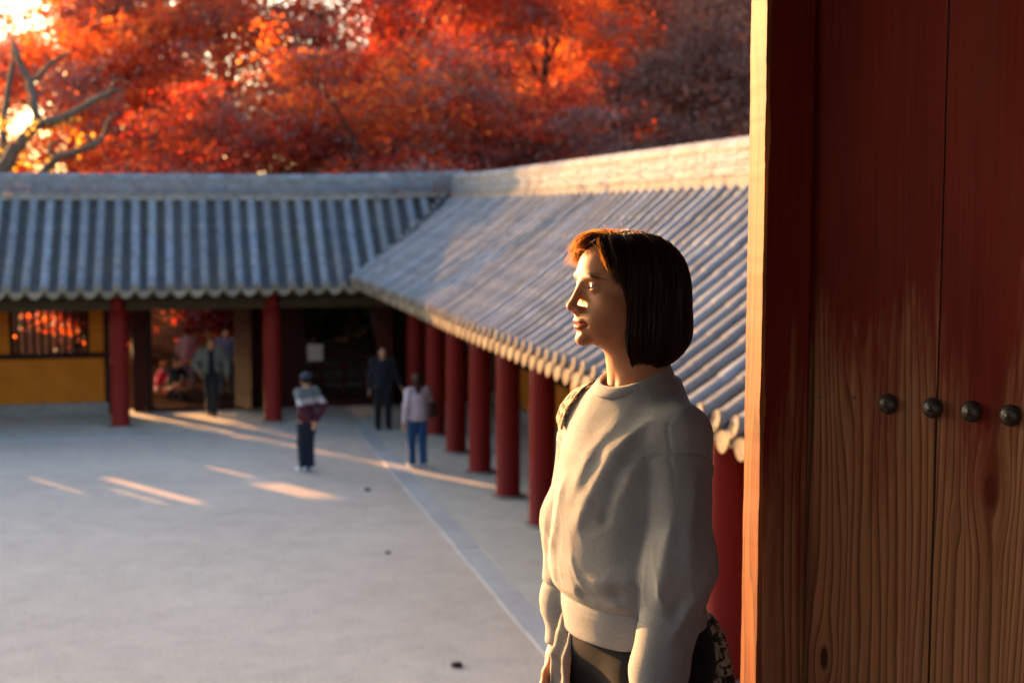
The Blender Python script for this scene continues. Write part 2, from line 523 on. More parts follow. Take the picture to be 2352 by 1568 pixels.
# ---------------------------------------------------------------- far wing (across the courtyard)
QF, QB = 11.1, 13.4                     # pillar row, outer wall line
far = tag(empty("corridor_building", A0, TH), "long low temple corridor across the courtyard with grey tiled roof and ochre wall", "corridor", "temple corridors round the courtyard")
for s in (-18.6, -15.5, -12.42, -9.34, -6.2, -3.06): pillar(far, s, QF)
wing_roof(far, 's', (QF + QB) / 2, -21.0, 2.35, lift_f)
ridge_stack(far, 's', (QF + QB) / 2, -21.2, 1.35, RIDGE_Z, 0.0, 0.12)
box("beam", (-21.0, QF - .11, 2.46), (1.0, QF + .11, 2.70), MAT['beam'], far, .01)
box("purlin", (-21.0, QF - .09, 2.72), (1.0, QF + .09, 2.90), MAT['beam'], far, .01)
box("beam", (-21.0, QB - .11, 2.46), (2.2, QB + .11, 2.86), MAT['frame'], far, .01)
for s in (-18.6, -15.5, -12.42, -9.34, -6.2, -3.06):
    b = box("bracket", (s - .10, QF - .32, 2.47), (s + .10, QF + .32, 2.80), MAT['pillar'], far, .03)
    box("cross_beam", (s - .09, QF + .33, 2.40), (s + .09, QB - .12, 2.62), MAT['frame'], far, .01)
# wall panels in the outer line
def wall(parent, s0, s1, z0, z1, m=None, name="wall_panel", t=.06):
    return box(name, (s0, QB - t, z0), (s1, QB + t, z1), m or MAT['ochre'], parent, .004)
sw0, sw1 = s_at(36, QB), s_at(200, QB)
swr = s_at(250, QB)
for a in (-9.34 - .2, swr + .02): box("wall_post", (a - .09, QB - .1, 0), (a + .09, QB + .1, 2.46), MAT['frame'], far, .01)
box("plinth", (-9.5, QB - .16, 0.0), (swr, QB + .16, .27), MAT['stone'], far, .02)
for a, b in ((-9.46, -7.98), (-7.979, swr - .07)):
    wall(far, a, b, .27, 1.26)
wall(far, -8.84, sw0 - .08, 1.38, 2.46)
box("light_mask_rail", (-9.46, QB - .05, 2.0), (-8.845, QB + .05, 2.12), MAT['frame'], far, .004)  # unseen bar added to split a sun streak
wall(far, sw1 + .08, swr - .07, 1.38, 2.46)
box("sill_beam", (-9.46, QB - .11, 1.26), (swr - .07, QB + .11, 1.38), MAT['frame'], far, .01)
def window(parent, s0, s1, z0, z1, nb):
    w = empty("window", (0, 0, 0), 0, parent)
    for a, b in (((s0 - .08, z0 - .0), (s0, z1 + .0)), ((s1, z0), (s1 + .08, z1)), ((s0 - .08, z1), (s1 + .08, z1 + .07))):
        box("window_frame", (a[0], QB - .09, a[1]), (b[0], QB + .09, b[1]), MAT['frame'], w, .008)
    for i in range(nb):
        x = s0 + (s1 - s0) * (i + .5) / nb
        MB().box((-.028, -.028, z0), (.028, .028, z1), .004).build("window_bar", MAT['door_red'], w, loc=(x, QB, 0), rot=(0, 0, R(45)))
window(far, sw0, sw1, 1.38, 2.39, 9)
# the wall goes on to the left, past the edge of the picture, with window openings; unseen boards added to shape the sun streaks
box("plinth", (-21, QB - .16, 0), (-9.7, QB + .16, .27), MAT['stone'], far, .02)
wall(far, -21, -9.68, .27, 1.26); box("sill_beam", (-21, QB - .11, 1.26), (-9.68, QB + .11, 1.38), MAT['frame'], far, .01)
gaps = [(-12.16, -12.04, 1.80, 2.16), (-11.58, -11.46, 2.08, 2.46), (-11.18, -10.86, 1.86, 2.46)]
edge = -21.0
for a, b_, z0, z1 in gaps + [(-9.68, -9.66, 1.38, 2.46)]:
    box("light_mask_board", (edge, QB - .05, 1.38), (a, QB + .05, 2.46), MAT['door_red'], far, .004); edge = b_
    if z0 > 1.39: box("light_mask_board", (a, QB - .045, 1.38), (b_, QB + .045, z0), MAT['door_red'], far)
    if z1 < 2.45: box("light_mask_board", (a, QB - .045, z1), (b_, QB + .045, 2.46), MAT['door_red'], far)
box("light_mask_board", (-9.46, QB - .045, 1.38), (-9.02, QB + .045, 2.0), MAT['door_red'], far)
box("light_mask_board", (-8.99, QB - .045, 1.38), (-8.845, QB + .045, 1.70), MAT['door_red'], far)
# gate one: two leaves swung inwards between the first two pillars
def plank_leaf(parent, hinge, ang, width, z0, z1, n, name="door_leaf"):
    lf = empty(name, (hinge[0], hinge[1], 0), ang, parent)
    for i in range(n):
        a = width * i / n
        box("door_plank", (a + .004, -.025, z0 + .01 * (i % 2)), (a + width / n - .004, .025, z1), MAT['door_red'], lf, .006)
    for z in (z0 + .35, z1 - .4): box("door_batten", (.03, -.055, z), (width - .03, -.026, z + .09), MAT['frame'], lf, .006)
    return lf
g1l, g1r = s_at(352, QB), s_at(545, QB)
for a in (g1l - .08, g1r + .08): box("gate_post", (a - .08, QB - .12, 0), (a + .08, QB + .12, 2.46), MAT['frame'], far, .01)
box("threshold", (g1l, QB - .08, 0), (g1r, QB + .08, .12), MAT['door_red'], far, .01)
wall(far, -6.00, g1l - .17, .0, 2.46, MAT['door_red'], "board_panel")  # left short: hidden slot behind the pillar added for a sun streak
plank_leaf(far, (g1r - .03, QB - .16), R(-70), .95, .1, 2.40, 5)
g2l, g2r = s_at(700, QB), s_at(868, QB)
wall(far, g1r + .17, s_at(690, QB), 0, 2.46, MAT['door_red'], "board_panel")
for a in (g2l - .08, g2r + .08): box("gate_post", (a - .08, QB - .12, 0), (a + .08, QB + .12, 2.46), MAT['frame'], far, .01)
box("threshold", (g2l, QB - .08, 0), (g2r, QB + .08, .10), MAT['door_red'], far, .01)
wall(far, g2r + .17, 2.3, 0, 2.46, MAT['door_red'], "board_panel")
plank_leaf(far, (g2r - .03, QB - .16), R(-72), .8, .1, 2.40, 4)

# ---------------------------------------------------------------- right wing (running away beside the woman)
rw = tag(empty("corridor_building", A0, TH), "temple corridor with sunlit tiled roof and a row of red pillars beside the woman", "corridor", "temple corridors round the courtyard")
for q in (-9.03, -6.9, -4.6, -2.2, 0.0, 2.13, 4.26, 6.4, 8.56, 10.95): pillar(rw, 0, q)
wing_roof(rw, 'q', 1.15, -11.6, 12.3, lift_r)
ridge_stack(rw, 'q', 1.15, -11.7, 12.0, RIDGE_Z, 0, .05)
box("beam", (-.11, -11.5, 2.36), (.11, 12.2, 2.60), MAT['beam'], rw, .01)
box("purlin", (-.09, -11.5, 2.62), (.09, 12.2, 2.80), MAT['beam'], rw, .01)
for q in (-9.03, -6.9, -4.6, -2.2, 0.0, 2.13, 4.26, 6.4, 8.56):
    box("bracket", (-.32, q - .1, 2.37), (.32, q + .1, 2.70), MAT['pillar'], rw, .03)
    box("cross_beam", (.33, q - .09, 2.34), (2.15, q + .09, 2.56), MAT['frame'], rw, .01)
    box("wall_post", (2.2, q - .11, 0), (2.42, q + .11, 2.6), MAT['pillar'], rw, .01)
qs = [-11.3, -9.03, -6.9, -4.6, -2.2, 0.0, 2.13, 4.26, 6.4, 8.56, 13.2]
for a, b in zip(qs[:-1], qs[1:]):
    box("wall_panel", (2.25, a + .12, .25), (2.37, b - .12, 1.1), MAT['ochre'], rw, .004)
    box("sill_beam", (2.22, a + .12, 1.1), (2.40, b - .12, 1.2), MAT['frame'], rw, .01)
    nb = 8
    for i in range(nb):
        c = a + .12 + (b - a - .24) * (i + .5) / nb
        box("lattice_bar", (2.28, c - .05, 1.2), (2.34, c + .05, 2.4), MAT['door_red'], rw)
    box("lattice_backing", (2.355, a + .12, 1.2), (2.37, b - .12, 2.4), MAT['frame'], rw)
    box("plinth", (2.15, a, 0), (2.5, b - .02, .25), MAT['stone'], rw, .015)
box("top_plate", (2.22, -11.3, 2.4), (2.40, 13.2, 2.62), MAT['frame'], rw, .01)

# valley: a line of cover tiles and blobs of lime where the two roofs meet
def roof_h(x, f=1.0): return RIDGE_Z + prof(x) * f
va = empty("valley", (0, 0, 0), 0, rw)
vp = []
for i in range(17):
    x = EAVE_RUN * (i + 0.2) / 17 + .05
    f = (DROP - 0.14) / DROP
    vp.append((1.15 - x, (QF + QB) / 2 - x, RIDGE_Z + prof(min(x, EAVE_RUN)) * f + .13))
for i in range(16):
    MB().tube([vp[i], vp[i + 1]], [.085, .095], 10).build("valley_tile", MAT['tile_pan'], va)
for i in (1, 3, 4, 6, 8, 9, 11, 13, 15):
    x, y, z = vp[i]
    bm = bmesh.new(); bmesh.ops.create_icosphere(bm, subdivisions=2, radius=.075)
    for v in bm.verts: v.co = v.co * random.uniform(.8, 1.15); v.co.z *= .7
    me = bpy.data.meshes.new("mortar_lump"); bm.to_mesh(me); bm.free(); me.materials.append(MAT['lime'])
    link("mortar_lump", me, va, (x - .07, y + .04, z + .05))


# ================================================================ TREES
LEAF = {
 'orange': leafmat("maple_leaf_orange", [(0.18, 0.070, 0.064), (0.24, 0.105, 0.085)], [(0.80, 0.07, 0.012), (0.95, 0.17, 0.015), (1.0, 0.34, 0.03)], fac=.68),
 'red': leafmat("maple_leaf_red", [(0.155, 0.058, 0.060), (0.205, 0.08, 0.076)], [(0.6, 0.03, 0.012), (0.85, 0.08, 0.012), (0.95, 0.20, 0.02)], fac=.66),
 'deep': leafmat("maple_leaf_crimson", [(0.15, 0.035, 0.038), (0.20, 0.055, 0.052)], [(0.4, 0.014, 0.012), (0.65, 0.035, 0.012), (0.85, 0.10, 0.015)], fac=.48),
 'dusk': leafmat("oak_leaf_russet", [(0.17, 0.095, 0.085), (0.23, 0.13, 0.115)], [(0.25, 0.09, 0.06), (0.34, 0.13, 0.08), (0.45, 0.2, 0.1)], fac=.32),
 'shade_mauve': leafmat("maple_leaf_shade_mauve", [(0.16, 0.085, 0.085), (0.21, 0.12, 0.115)], [(0.35, 0.08, 0.05), (0.5, 0.12, 0.06), (0.6, 0.2, 0.09)], fac=.3),  # mauve stands in for leaves in shade reflecting skylight
 'green': leafmat("evergreen_leaf", [(0.015, 0.022, 0.010), (0.03, 0.038, 0.016)], [(0.03, 0.05, 0.01), (0.05, 0.08, 0.015), (0.08, 0.1, 0.02)], fac=.2),
}

def leaves(centers, radii, flat, per, size, rng):
    """leaf-sized faces spread in feathery, layered sprays round a set of twig tips"""
    n = len(centers)
    # every pad is three or four thin drawn-out sprays at different tilts
    sp = 4
    k = np.repeat(np.arange(n), per); m = len(k)
    ang = rng.uniform(0, 6.283, (n, sp)); til = rng.normal(0, .22, (n, sp)); lift = rng.uniform(-.45, .45, (n, sp)); off = rng.normal(0, .35, (n, sp, 2)); ln = rng.uniform(.75, 1.35, (n, sp))
    j = rng.integers(0, sp, m)
    u = rng.normal(0, .5, m) * ln[k, j]; v = rng.normal(0, .27, m); w = rng.normal(0, .10, m) * (flat / .38)
    ca, sa = np.cos(ang[k, j]), np.sin(ang[k, j])
    R_ = radii[k]
    P = centers[k] + np.stack([(off[k, j, 0] + u * ca - v * sa) * R_, (off[k, j, 1] + u * sa + v * ca) * R_, (lift[k, j] * flat / .38 + til[k, j] * u + w - .16 * u * u) * R_], 1)
    nrm = rng.normal(size=(m, 3)) * np.array([.75, .75, .55]) + np.array([0, 0, .7])
    nrm /= np.linalg.norm(nrm, axis=1, keepdims=True)
    t = rng.normal(size=(m, 3)); t -= nrm * (t * nrm).sum(1, keepdims=True); t /= np.linalg.norm(t, axis=1, keepdims=True)
    b = np.cross(nrm, t)
    L = size * rng.uniform(.6, 1.25, m)[:, None]; Wd = L * rng.uniform(.55, .9, m)[:, None]
    V = np.stack([P - t * L * .5, P + b * Wd * .5 + t * L * .08 , P + t * L * .5, P - b * Wd * .5 + t * L * .08], 1).reshape(-1, 3)
    F = np.arange(len(V)).reshape(-1, 4)
    PAD_OF[0] = k
    return V, F
PAD_OF = [None]

def grow(base, h, spread, rng, trunk_r, n_limbs, lean=(0, 0), fork=.28):
    """trunk and two orders of limbs; returns tubes and the tips where foliage pads sit"""
    tubes, tips = [], []
    base = np.array(base, float)
    top = base + np.array([lean[0], lean[1], h * .62])
    def bent(a, b, n, amp):
        pts = [a + (b - a) * i / n for i in range(n + 1)]
        for i in range(1, n): pts[i] = pts[i] + rng.normal(size=3) * amp * np.array([1, 1, .5])
        return pts
    tr = bent(base - np.array([0, 0, .3]), top, 6, h * .012)
    tubes.append((tr, list(np.linspace(trunk_r, trunk_r * .35, 7))))
    for i in range(n_limbs):
        f = fork + (1 - fork) * (i + .5) / n_limbs
        o = tr[0] + (tr[-1] - tr[0]) * f
        j = min(int(f * 6), 5); o = tr[j] + (tr[j + 1] - tr[j]) * (f * 6 - j)
        ang = i * 2.4 + rng.uniform(-.5, .5)
        L = spread * (1.05 - .5 * f) * rng.uniform(.75, 1.15)
        up = h * (.16 + .22 * f) * rng.uniform(.7, 1.3)
        e = o + np.array([math.cos(ang) * L, math.sin(ang) * L, up])
        lb = bent(o, e, 5, L * .05)
        r0 = trunk_r * (.55 - .3 * f)
        tubes.append((lb, list(np.linspace(r0, r0 * .25, 6))))
        for k in range(4):
            g = .35 + .65 * (k + rng.random()) / 4
            jj = min(int(g * 5), 4); o2 = lb[jj] + (lb[jj + 1] - lb[jj]) * (g * 5 - jj)
            a2 = ang + rng.uniform(-1.3, 1.3); L2 = L * rng.uniform(.22, .5)
            e2 = o2 + np.array([math.cos(a2) * L2, math.sin(a2) * L2, rng.uniform(-.05, .35) * L2 + .2])
            tubes.append((bent(o2, e2, 3, L2 * .06), list(np.linspace(r0 * .4, r0 * .12, 4))))
            tips += [e2, o2 + (e2 - o2) * .55]
        tips.append(e)
    return tubes, np.array(tips)

def tree(name, x, y, h, spread, leaf, label, cat="tree", group=None, seed=0, n_limbs=9, per=260, pad=(.75, 1.25), flat=.38, size=.125, extra=30, trunk_r=.26, lean=(0, 0), bark='bark_dark', zc=None, cut=None):
    rng = np.random.default_rng(seed)
    z0 = hill_z(x, y)
    root = tag(empty(name, (x, y, z0)), label, cat, group)
    tubes, tips = grow((0, 0, 0), h, spread, rng, trunk_r, n_limbs, lean)
    mb = MB()
    for pts, rad in tubes: mb.tube(pts, rad, 7)
    mb.build("trunk", MAT[bark], root, True)
    if extra:
        u = rng.normal(size=(extra, 3)); u /= np.linalg.norm(u, axis=1, keepdims=True)
        u[:, 2] = np.abs(u[:, 2]) * .9 - .15
        c0 = np.array([lean[0], lean[1], h * .60])
        tips = np.vstack([tips, c0 + u * np.array([spread * .95, spread * .95, h * .38]) * rng.uniform(.55, 1.0, (extra, 1))])
    if zc is not None: tips = tips[tips[:, 2] > zc]
    radii = rng.uniform(*pad, len(tips))
    V, F = leaves(tips, radii, flat, per, size, rng)
    if cut is not None:
        c = V.reshape(-1, 4, 3).mean(1); keep = cut(c + np.array([x, y, z0]))
        F = F[keep]
        V = V[F.ravel()]; F = np.arange(len(V)).reshape(-1, 4)
    cme = np_mesh("crown", V, F, LEAF[leaf], False)
    if leaf in ('orange', 'red', 'deep') and cut is None:            # some sprays tinted mauve, as shaded leaves reflecting the sky
        cme.materials.append(LEAF['shade_mauve'])
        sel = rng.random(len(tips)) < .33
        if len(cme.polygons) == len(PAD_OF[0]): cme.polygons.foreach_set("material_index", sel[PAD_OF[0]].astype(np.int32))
    link("crown", cme, root)
    return root

GRP = "maples behind the far corridor"
# front row, from the left edge to the gate corner, then the russet trees to the right
tree("maple_tree", -12.6, 48.0, 14.0, 4.6, 'orange', "tall pale orange maple far back below the bright patch of sky", group=GRP, seed=14, per=330, extra=60, pad=(.9, 1.5), size=.17)
tree("maple_tree", -13.2, 44.0, 11.0, 4.2, 'orange', "orange maple behind the bare branches, its crown thinning to the bright sky", group=GRP, seed=1, per=330, extra=55, lean=(-.3, 0), pad=(.8, 1.35))
tree("maple_tree", -10.6, 40.5, 8.0, 3.0, 'orange', "low orange maple between the bare tree and the first red maple", group=GRP, seed=9, per=240, extra=30, pad=(.8, 1.3))
tree("maple_tree", -7.0, 36.8, 8.4, 3.3, 'red', "red maple rising over the far roof just right of the bare tree", group=GRP, seed=2, zc=2.6, per=300, extra=32)
tree("maple_tree", -3.4, 36.6, 9.2, 3.7, 'orange', "glowing orange maple at the middle of the far roof line", group=GRP, seed=3, zc=2.6, per=300, extra=32)
tree("maple_tree", -.3, 35.4, 8.2, 3.0, 'red', "deep red maple above the end of the far roof ridge", group=GRP, seed=4, zc=2.6, per=280, extra=26)
tree("maple_tree", 1.9, 39.0, 8.0, 3.0, 'dusk', "dusky brown-red maple behind the corner where the two roofs meet", group=GRP, seed=5, per=330, extra=40)
tree("maple_tree", -8.6, 44.5, 12.6, 4.8, 'orange', "tall orange maple filling the upper left behind the red one", group=GRP, seed=6, per=330, extra=65, pad=(.9, 1.5))
tree("maple_tree", -3.0, 44.0, 13.2, 5.0, 'red', "tall red maple standing behind the glowing middle maple", group=GRP, seed=7, per=330, extra=65, pad=(.9, 1.5))
tree("maple_tree", 1.0, 45.0, 12.6, 4.2, 'orange', "tall orange-topped maple left of the russet wood on the slope", group=GRP, seed=8, per=320, extra=60, pad=(.9, 1.4))
tree("maple_tree", -12.0, 39.0, 4.4, 1.4, 'orange', "low orange maple seen through the barred window", group=GRP, seed=10, per=240, extra=20, size=.12, pad=(.6, .9), trunk_r=.1)
tree("maple_tree", -11.0, 36.7, 4.8, 0.95, 'deep', "dense crimson maple bush between the window and the first gate", group=GRP, seed=12, per=420, extra=40, size=.12, pad=(.5, .8), trunk_r=.08)  # placed to block sun through the first gate
tree("maple_tree", -14.6, 36.2, 4.6, .5, 'deep', "slim unseen maple added beyond the left edge to block sun at the window", group=GRP, seed=15, per=420, extra=30, size=.12, pad=(.45, .65), trunk_r=.07)
tree("maple_tree", -7.7, 37.0, 4.6, 1.3, 'deep', "dense dark maple bush left of the notice board", group=GRP, seed=13, per=420, extra=40, size=.12, pad=(.5, .8), trunk_r=.08)  # placed to block sun through the second gate
tree("maple_tree", -8.6, 40.6, 4.4, 2.4, 'deep', "low crimson maple seen through the first gate", group=GRP, seed=11, per=260, extra=30, size=.12, pad=(.6, .9), trunk_r=.1)
GR2 = "russet trees on the slope above the right roof"
tree("russet_tree", 5.2, 41.5, 10.5, 3.8, 'dusk', "thin russet tree just right of the red maples", group=GR2, seed=21, per=300, size=.13, pad=(.6, 1.1), flat=.7, trunk_r=.16)
tree("russet_tree", 9.4, 43.0, 11.5, 4.2, 'dusk', "thin russet tree above the sunlit ridge next to the door post", group=GR2, seed=22, per=300, size=.13, pad=(.6, 1.1), flat=.7, trunk_r=.16)
tree("russet_tree", 7.0, 50.0, 14.0, 4.6, 'dusk', "tall russet tree higher up the slope behind the thin ones", group=GR2, seed=23, per=300, size=.15, pad=(.7, 1.2), flat=.7, trunk_r=.2)
tree("russet_tree", 12.5, 49.0, 13.0, 4.6, 'dusk', "russet tree partly hidden behind the wooden door post", group=GR2, seed=24, per=300, size=.15, pad=(.7, 1.2), flat=.7, trunk_r=.2)
tree("russet_tree", 1.5, 54.0, 15.0, 5.2, 'dusk', "farthest russet tree showing above the red crowns", group=GR2, seed=25, per=300, size=.17, pad=(.8, 1.4), flat=.7, trunk_r=.2)
# low evergreens seen through the second gate
tree("evergreen_shrub", -2.6, 37.2, 3.0, 1.3, 'green', "dark evergreen shrub seen through the gate beside the sign", "shrub", "evergreens outside the gate", 31, 6, 260, (.5, .8), .8, .14, 14, .07)
tree("evergreen_shrub", -4.3, 38.4, 3.6, 1.5, 'green', "dark evergreen shrub behind the gate pillar", "shrub", "evergreens outside the gate", 32, 6, 260, (.5, .8), .8, .14, 14, .07)
tree("evergreen_shrub", -6.9, 39.5, 2.6, 1.2, 'green', "dark evergreen shrub behind the man walking in", "shrub", "evergreens outside the gate", 33, 6, 240, (.5, .8), .8, .14, 12, .07)

# the old bare tree at the left edge: crooked pruned boughs
def bare_tree():
    Y = 33.4
    root = tag(empty("bare_tree", (at(-30, 400, Y).x, Y, 0)), "old bare tree with crooked pruned boughs at the left edge above the roof", "tree")
    def P(px, py, dy=0.0):
        w = at(px, py, Y + dy); return (w.x - root.location.x, w.y - Y, w.z)
    k = lambda *a: [P(*q) for q in a]
    LT = .68
    limbs = [
        ([(0.1, .3, -.3), (0.12, .3, 2.0), P(-30, 560, .3), P(-20, 450, .2), P(5, 390), P(40, 330), P(85, 285), P(150, 270, -.2), P(205, 235, -.3), P(250, 212, -.4), P(285, 200, -.5)], [.42, .36, .34, .30, .27, .23, .18, .14, .12, .08, .045]),
        (k((85, 285), (78, 240, .1), (70, 190, .2), (48, 150, .3), (36, 110, .4), (20, 78, .5)), [.15, .14, .13, .10, .08, .05]),
        (k((70, 190, .2), (95, 170, .1), (115, 145, 0), (150, 125, -.1), (172, 122, -.2)), [.11, .09, .08, .06, .03]),
        (k((-5, 400, .2), (5, 330, .3), (10, 260, .4), (20, 200, .5), (30, 150, .6), (28, 105, .7)), [.17, .14, .12, .10, .08, .05]),
        ([(0.4, -.3, 3.4), P(100, 395, -.3), P(130, 362, -.4), P(170, 350, -.5), P(215, 332, -.5), P(240, 310, -.6), P(246, 285, -.7), P(265, 255, -.8)], [.2, .16, .14, .12, .10, .08, .06, .03]),
        (k((130, 362, -.4), (112, 350, -.5), (118, 330, -.6), (138, 322, -.6)), [.09, .075, .06, .04]),
        (k((205, 235, -.3), (228, 222, -.1), (262, 228, .1), (290, 208, .3)), [.09, .075, .05, .025]),
        (k((215, 332, -.5), (205, 318, -.6), (190, 312, -.6)), [.08, .06, .035]),
        (k((250, 212, -.4), (262, 190, -.5), (284, 178, -.6)), [.05, .035, .015]),
    ]
    mb = MB()
    rng = random.Random(5)
    for pts, rad in limbs:
        pts = [Vector(p) for p in pts]; rad = [r * LT for r in rad]
        fine, fr = [], []
        for i in range(len(pts) - 1):
            for j in range(3):
                t = j / 3; p = pts[i].lerp(pts[i + 1], t)
                r = rad[i] * (1 - t) + rad[i + 1] * t
                p += Vector((rng.uniform(-1, 1), rng.uniform(-1, 1), rng.uniform(-1, 1))) * r * .22
                fine.append(p); fr.append(r * rng.uniform(.88, 1.15))
        fine.append(pts[-1]); fr.append(rad[-1])
        mb.tube(fine, fr, 10)
    mb.build("trunk", MAT['bark'], root, True)
    g = np.random.default_rng(3)
    c = np.array([P(20, 330, .3), P(80, 320, -.3), P(140, 300, -.5), P(15, 250, .4), P(60, 345, .2)])
    V, F = leaves(c, np.full(len(c), .7), .7, 42, .13, g)
    link("crown", np_mesh("crown", V, F, leafmat("yellow_leaf", [(0.4, 0.24, 0.03), (0.5, 0.33, 0.05)], [(0.8, 0.4, 0.03), (0.9, 0.55, 0.05), (0.95, 0.65, 0.1)]), False), root)
bare_tree()

# ================================================================ OUTSIDE THE GATES
paper = mat("white_board_paint", [(0.3, (0.62, 0.62, 0.62)), (0.7, (0.74, 0.74, 0.73))], 4, 0.6, 0.0)
sgn = tag(empty("notice_board", (at(724, 820, 34.2).x, 34.2, 0)), "small white notice board on a post outside the second gate", "sign")
box("panel", (-.185, -.02, .90), (.185, .02, 1.30), paper, sgn, .006)
box("post", (-.03, .022, 0), (.03, .08, 1.2), MAT['frame'], sgn, .004)

fence = tag(empty("wooden_fence", (at(690, 900, 35.2).x, 35.0, 0), R(8)), "low brown rail fence outside the second gate", "fence")
for i in range(6): box("fence_post", (i * .55 - .05, -.05, 0), (i * .55 + .05, .05, .95), MAT['door_red'], fence, .01)
for z in (.3, .58, .86): box("fence_rail", (-.1, -.082, z), (2.85, -.051, z + .09), MAT['door_red'], fence, .008)

steps = tag(empty("stone_steps", (at(830, 880, 36.4).x - .8, 36.2, 0), R(10)), "grey stone steps climbing the slope outside the second gate", "steps")
for i in range(5): box("step", (-.9, .42 * i, 0), (2.2 - .05 * i, .42 * (i + 1) - .004, .19 * (i + 1)), MAT['steps'], steps, .015)

wallb = tag(empty("terrace_wall", (-8.6, 37.6, 0), R(6)), "low rough stone terrace wall behind the walking man", "wall")
rr = random.Random(9)
for row in range(3):
    x = 0
    while x < 5.2:
        w = rr.uniform(.3, .6)
        box("stone", (x + .01, rr.uniform(-.04, .04), row * .3), (x + w - .01, .5, row * .3 + .285), MAT['steps'], wallb, .04)
        x += w

# three small dark stones lying on the sand
for (px, py), r, lb in (((892, 1270), .035, "small dark pebble on the sand below the light streaks"), ((1050, 1530), .055, "dark clod lying on the sand near the bottom of the picture"), ((845, 1126), .05, "small dark stone beside the brightest patch of light")):
    p = on_ground(px, py)
    bm = bmesh.new(); bmesh.ops.create_icosphere(bm, subdivisions=2, radius=r)
    for v in bm.verts: v.co *= random.uniform(.75, 1.2); v.co.z *= .6
    me = bpy.data.meshes.new("pebble"); bm.to_mesh(me); bm.free(); me.materials.append(MAT['frame'])
    tag(link("pebble", me, None, (p.x, p.y, r * .3)), lb, "stone")

# loose grit on the sand in front
def grit():
    g = np.random.default_rng(21); n = 5200
    x = g.uniform(-8, 2.2, n); y = 12.5 + 13 * g.random(n) ** 1.6
    r = g.uniform(.003, .009, n) * np.where(g.random(n) < .04, 1.9, 1)
    o = np.array([(1, 0, 0), (-1, 0, 0), (0, 1, 0), (0, -1, 0), (0, 0, .7), (0, 0, -.3)])
    V = (np.stack([x, y, r * .2], 1)[:, None, :] + o[None] * r[:, None, None] * g.uniform(.6, 1.2, (n, 6, 1))).reshape(-1, 3)
    f = np.array([(0, 2, 4), (2, 1, 4), (1, 3, 4), (3, 0, 4)])
    F = (np.arange(n)[:, None, None] * 6 + f[None]).reshape(-1, 3)
    tag(link("gravel", np_mesh("gravel", V, F, MAT['stone'], False)), "loose grit scattered over the sandy courtyard", kind="stuff")
grit()

# ================================================================ THE NEAR GATE (where the camera and the woman stand)
FL = 2.80
tag(box("platform", (-7, -6, 0), (7, 3.85, FL), MAT['frame'], None, .02), kind="structure")
gate = tag(empty("gate_pavilion", (0, 0, FL)), "dark gate pavilion around and above the camera", "gate")
wood_dk = MAT['frame']
box("ceiling", (-6.5, -5, 3.05), (6.5, 4.3, 3.25), wood_dk, gate)
for a_, b_ in ((-6.5, -1.6), (1.3, 6.5)): box("wall", (a_, -4.2, 0), (b_, -4.0, 3.05), wood_dk, gate)  # unseen back walls added to cut fill light; opening width sets how much
box("wall", (2.05, -5, 0), (2.25, 3.4, 3.05), wood_dk, gate)
box("lintel", (-6.4, 2.95, 2.6), (2.04, 3.35, 3.04), MAT['pillar'], gate, .02)
MB().lathe([(.2, 0), (.2, 2.6)], (-5.6, 3.15, 0), 24).build("pillar", MAT['pillar'], gate, True)

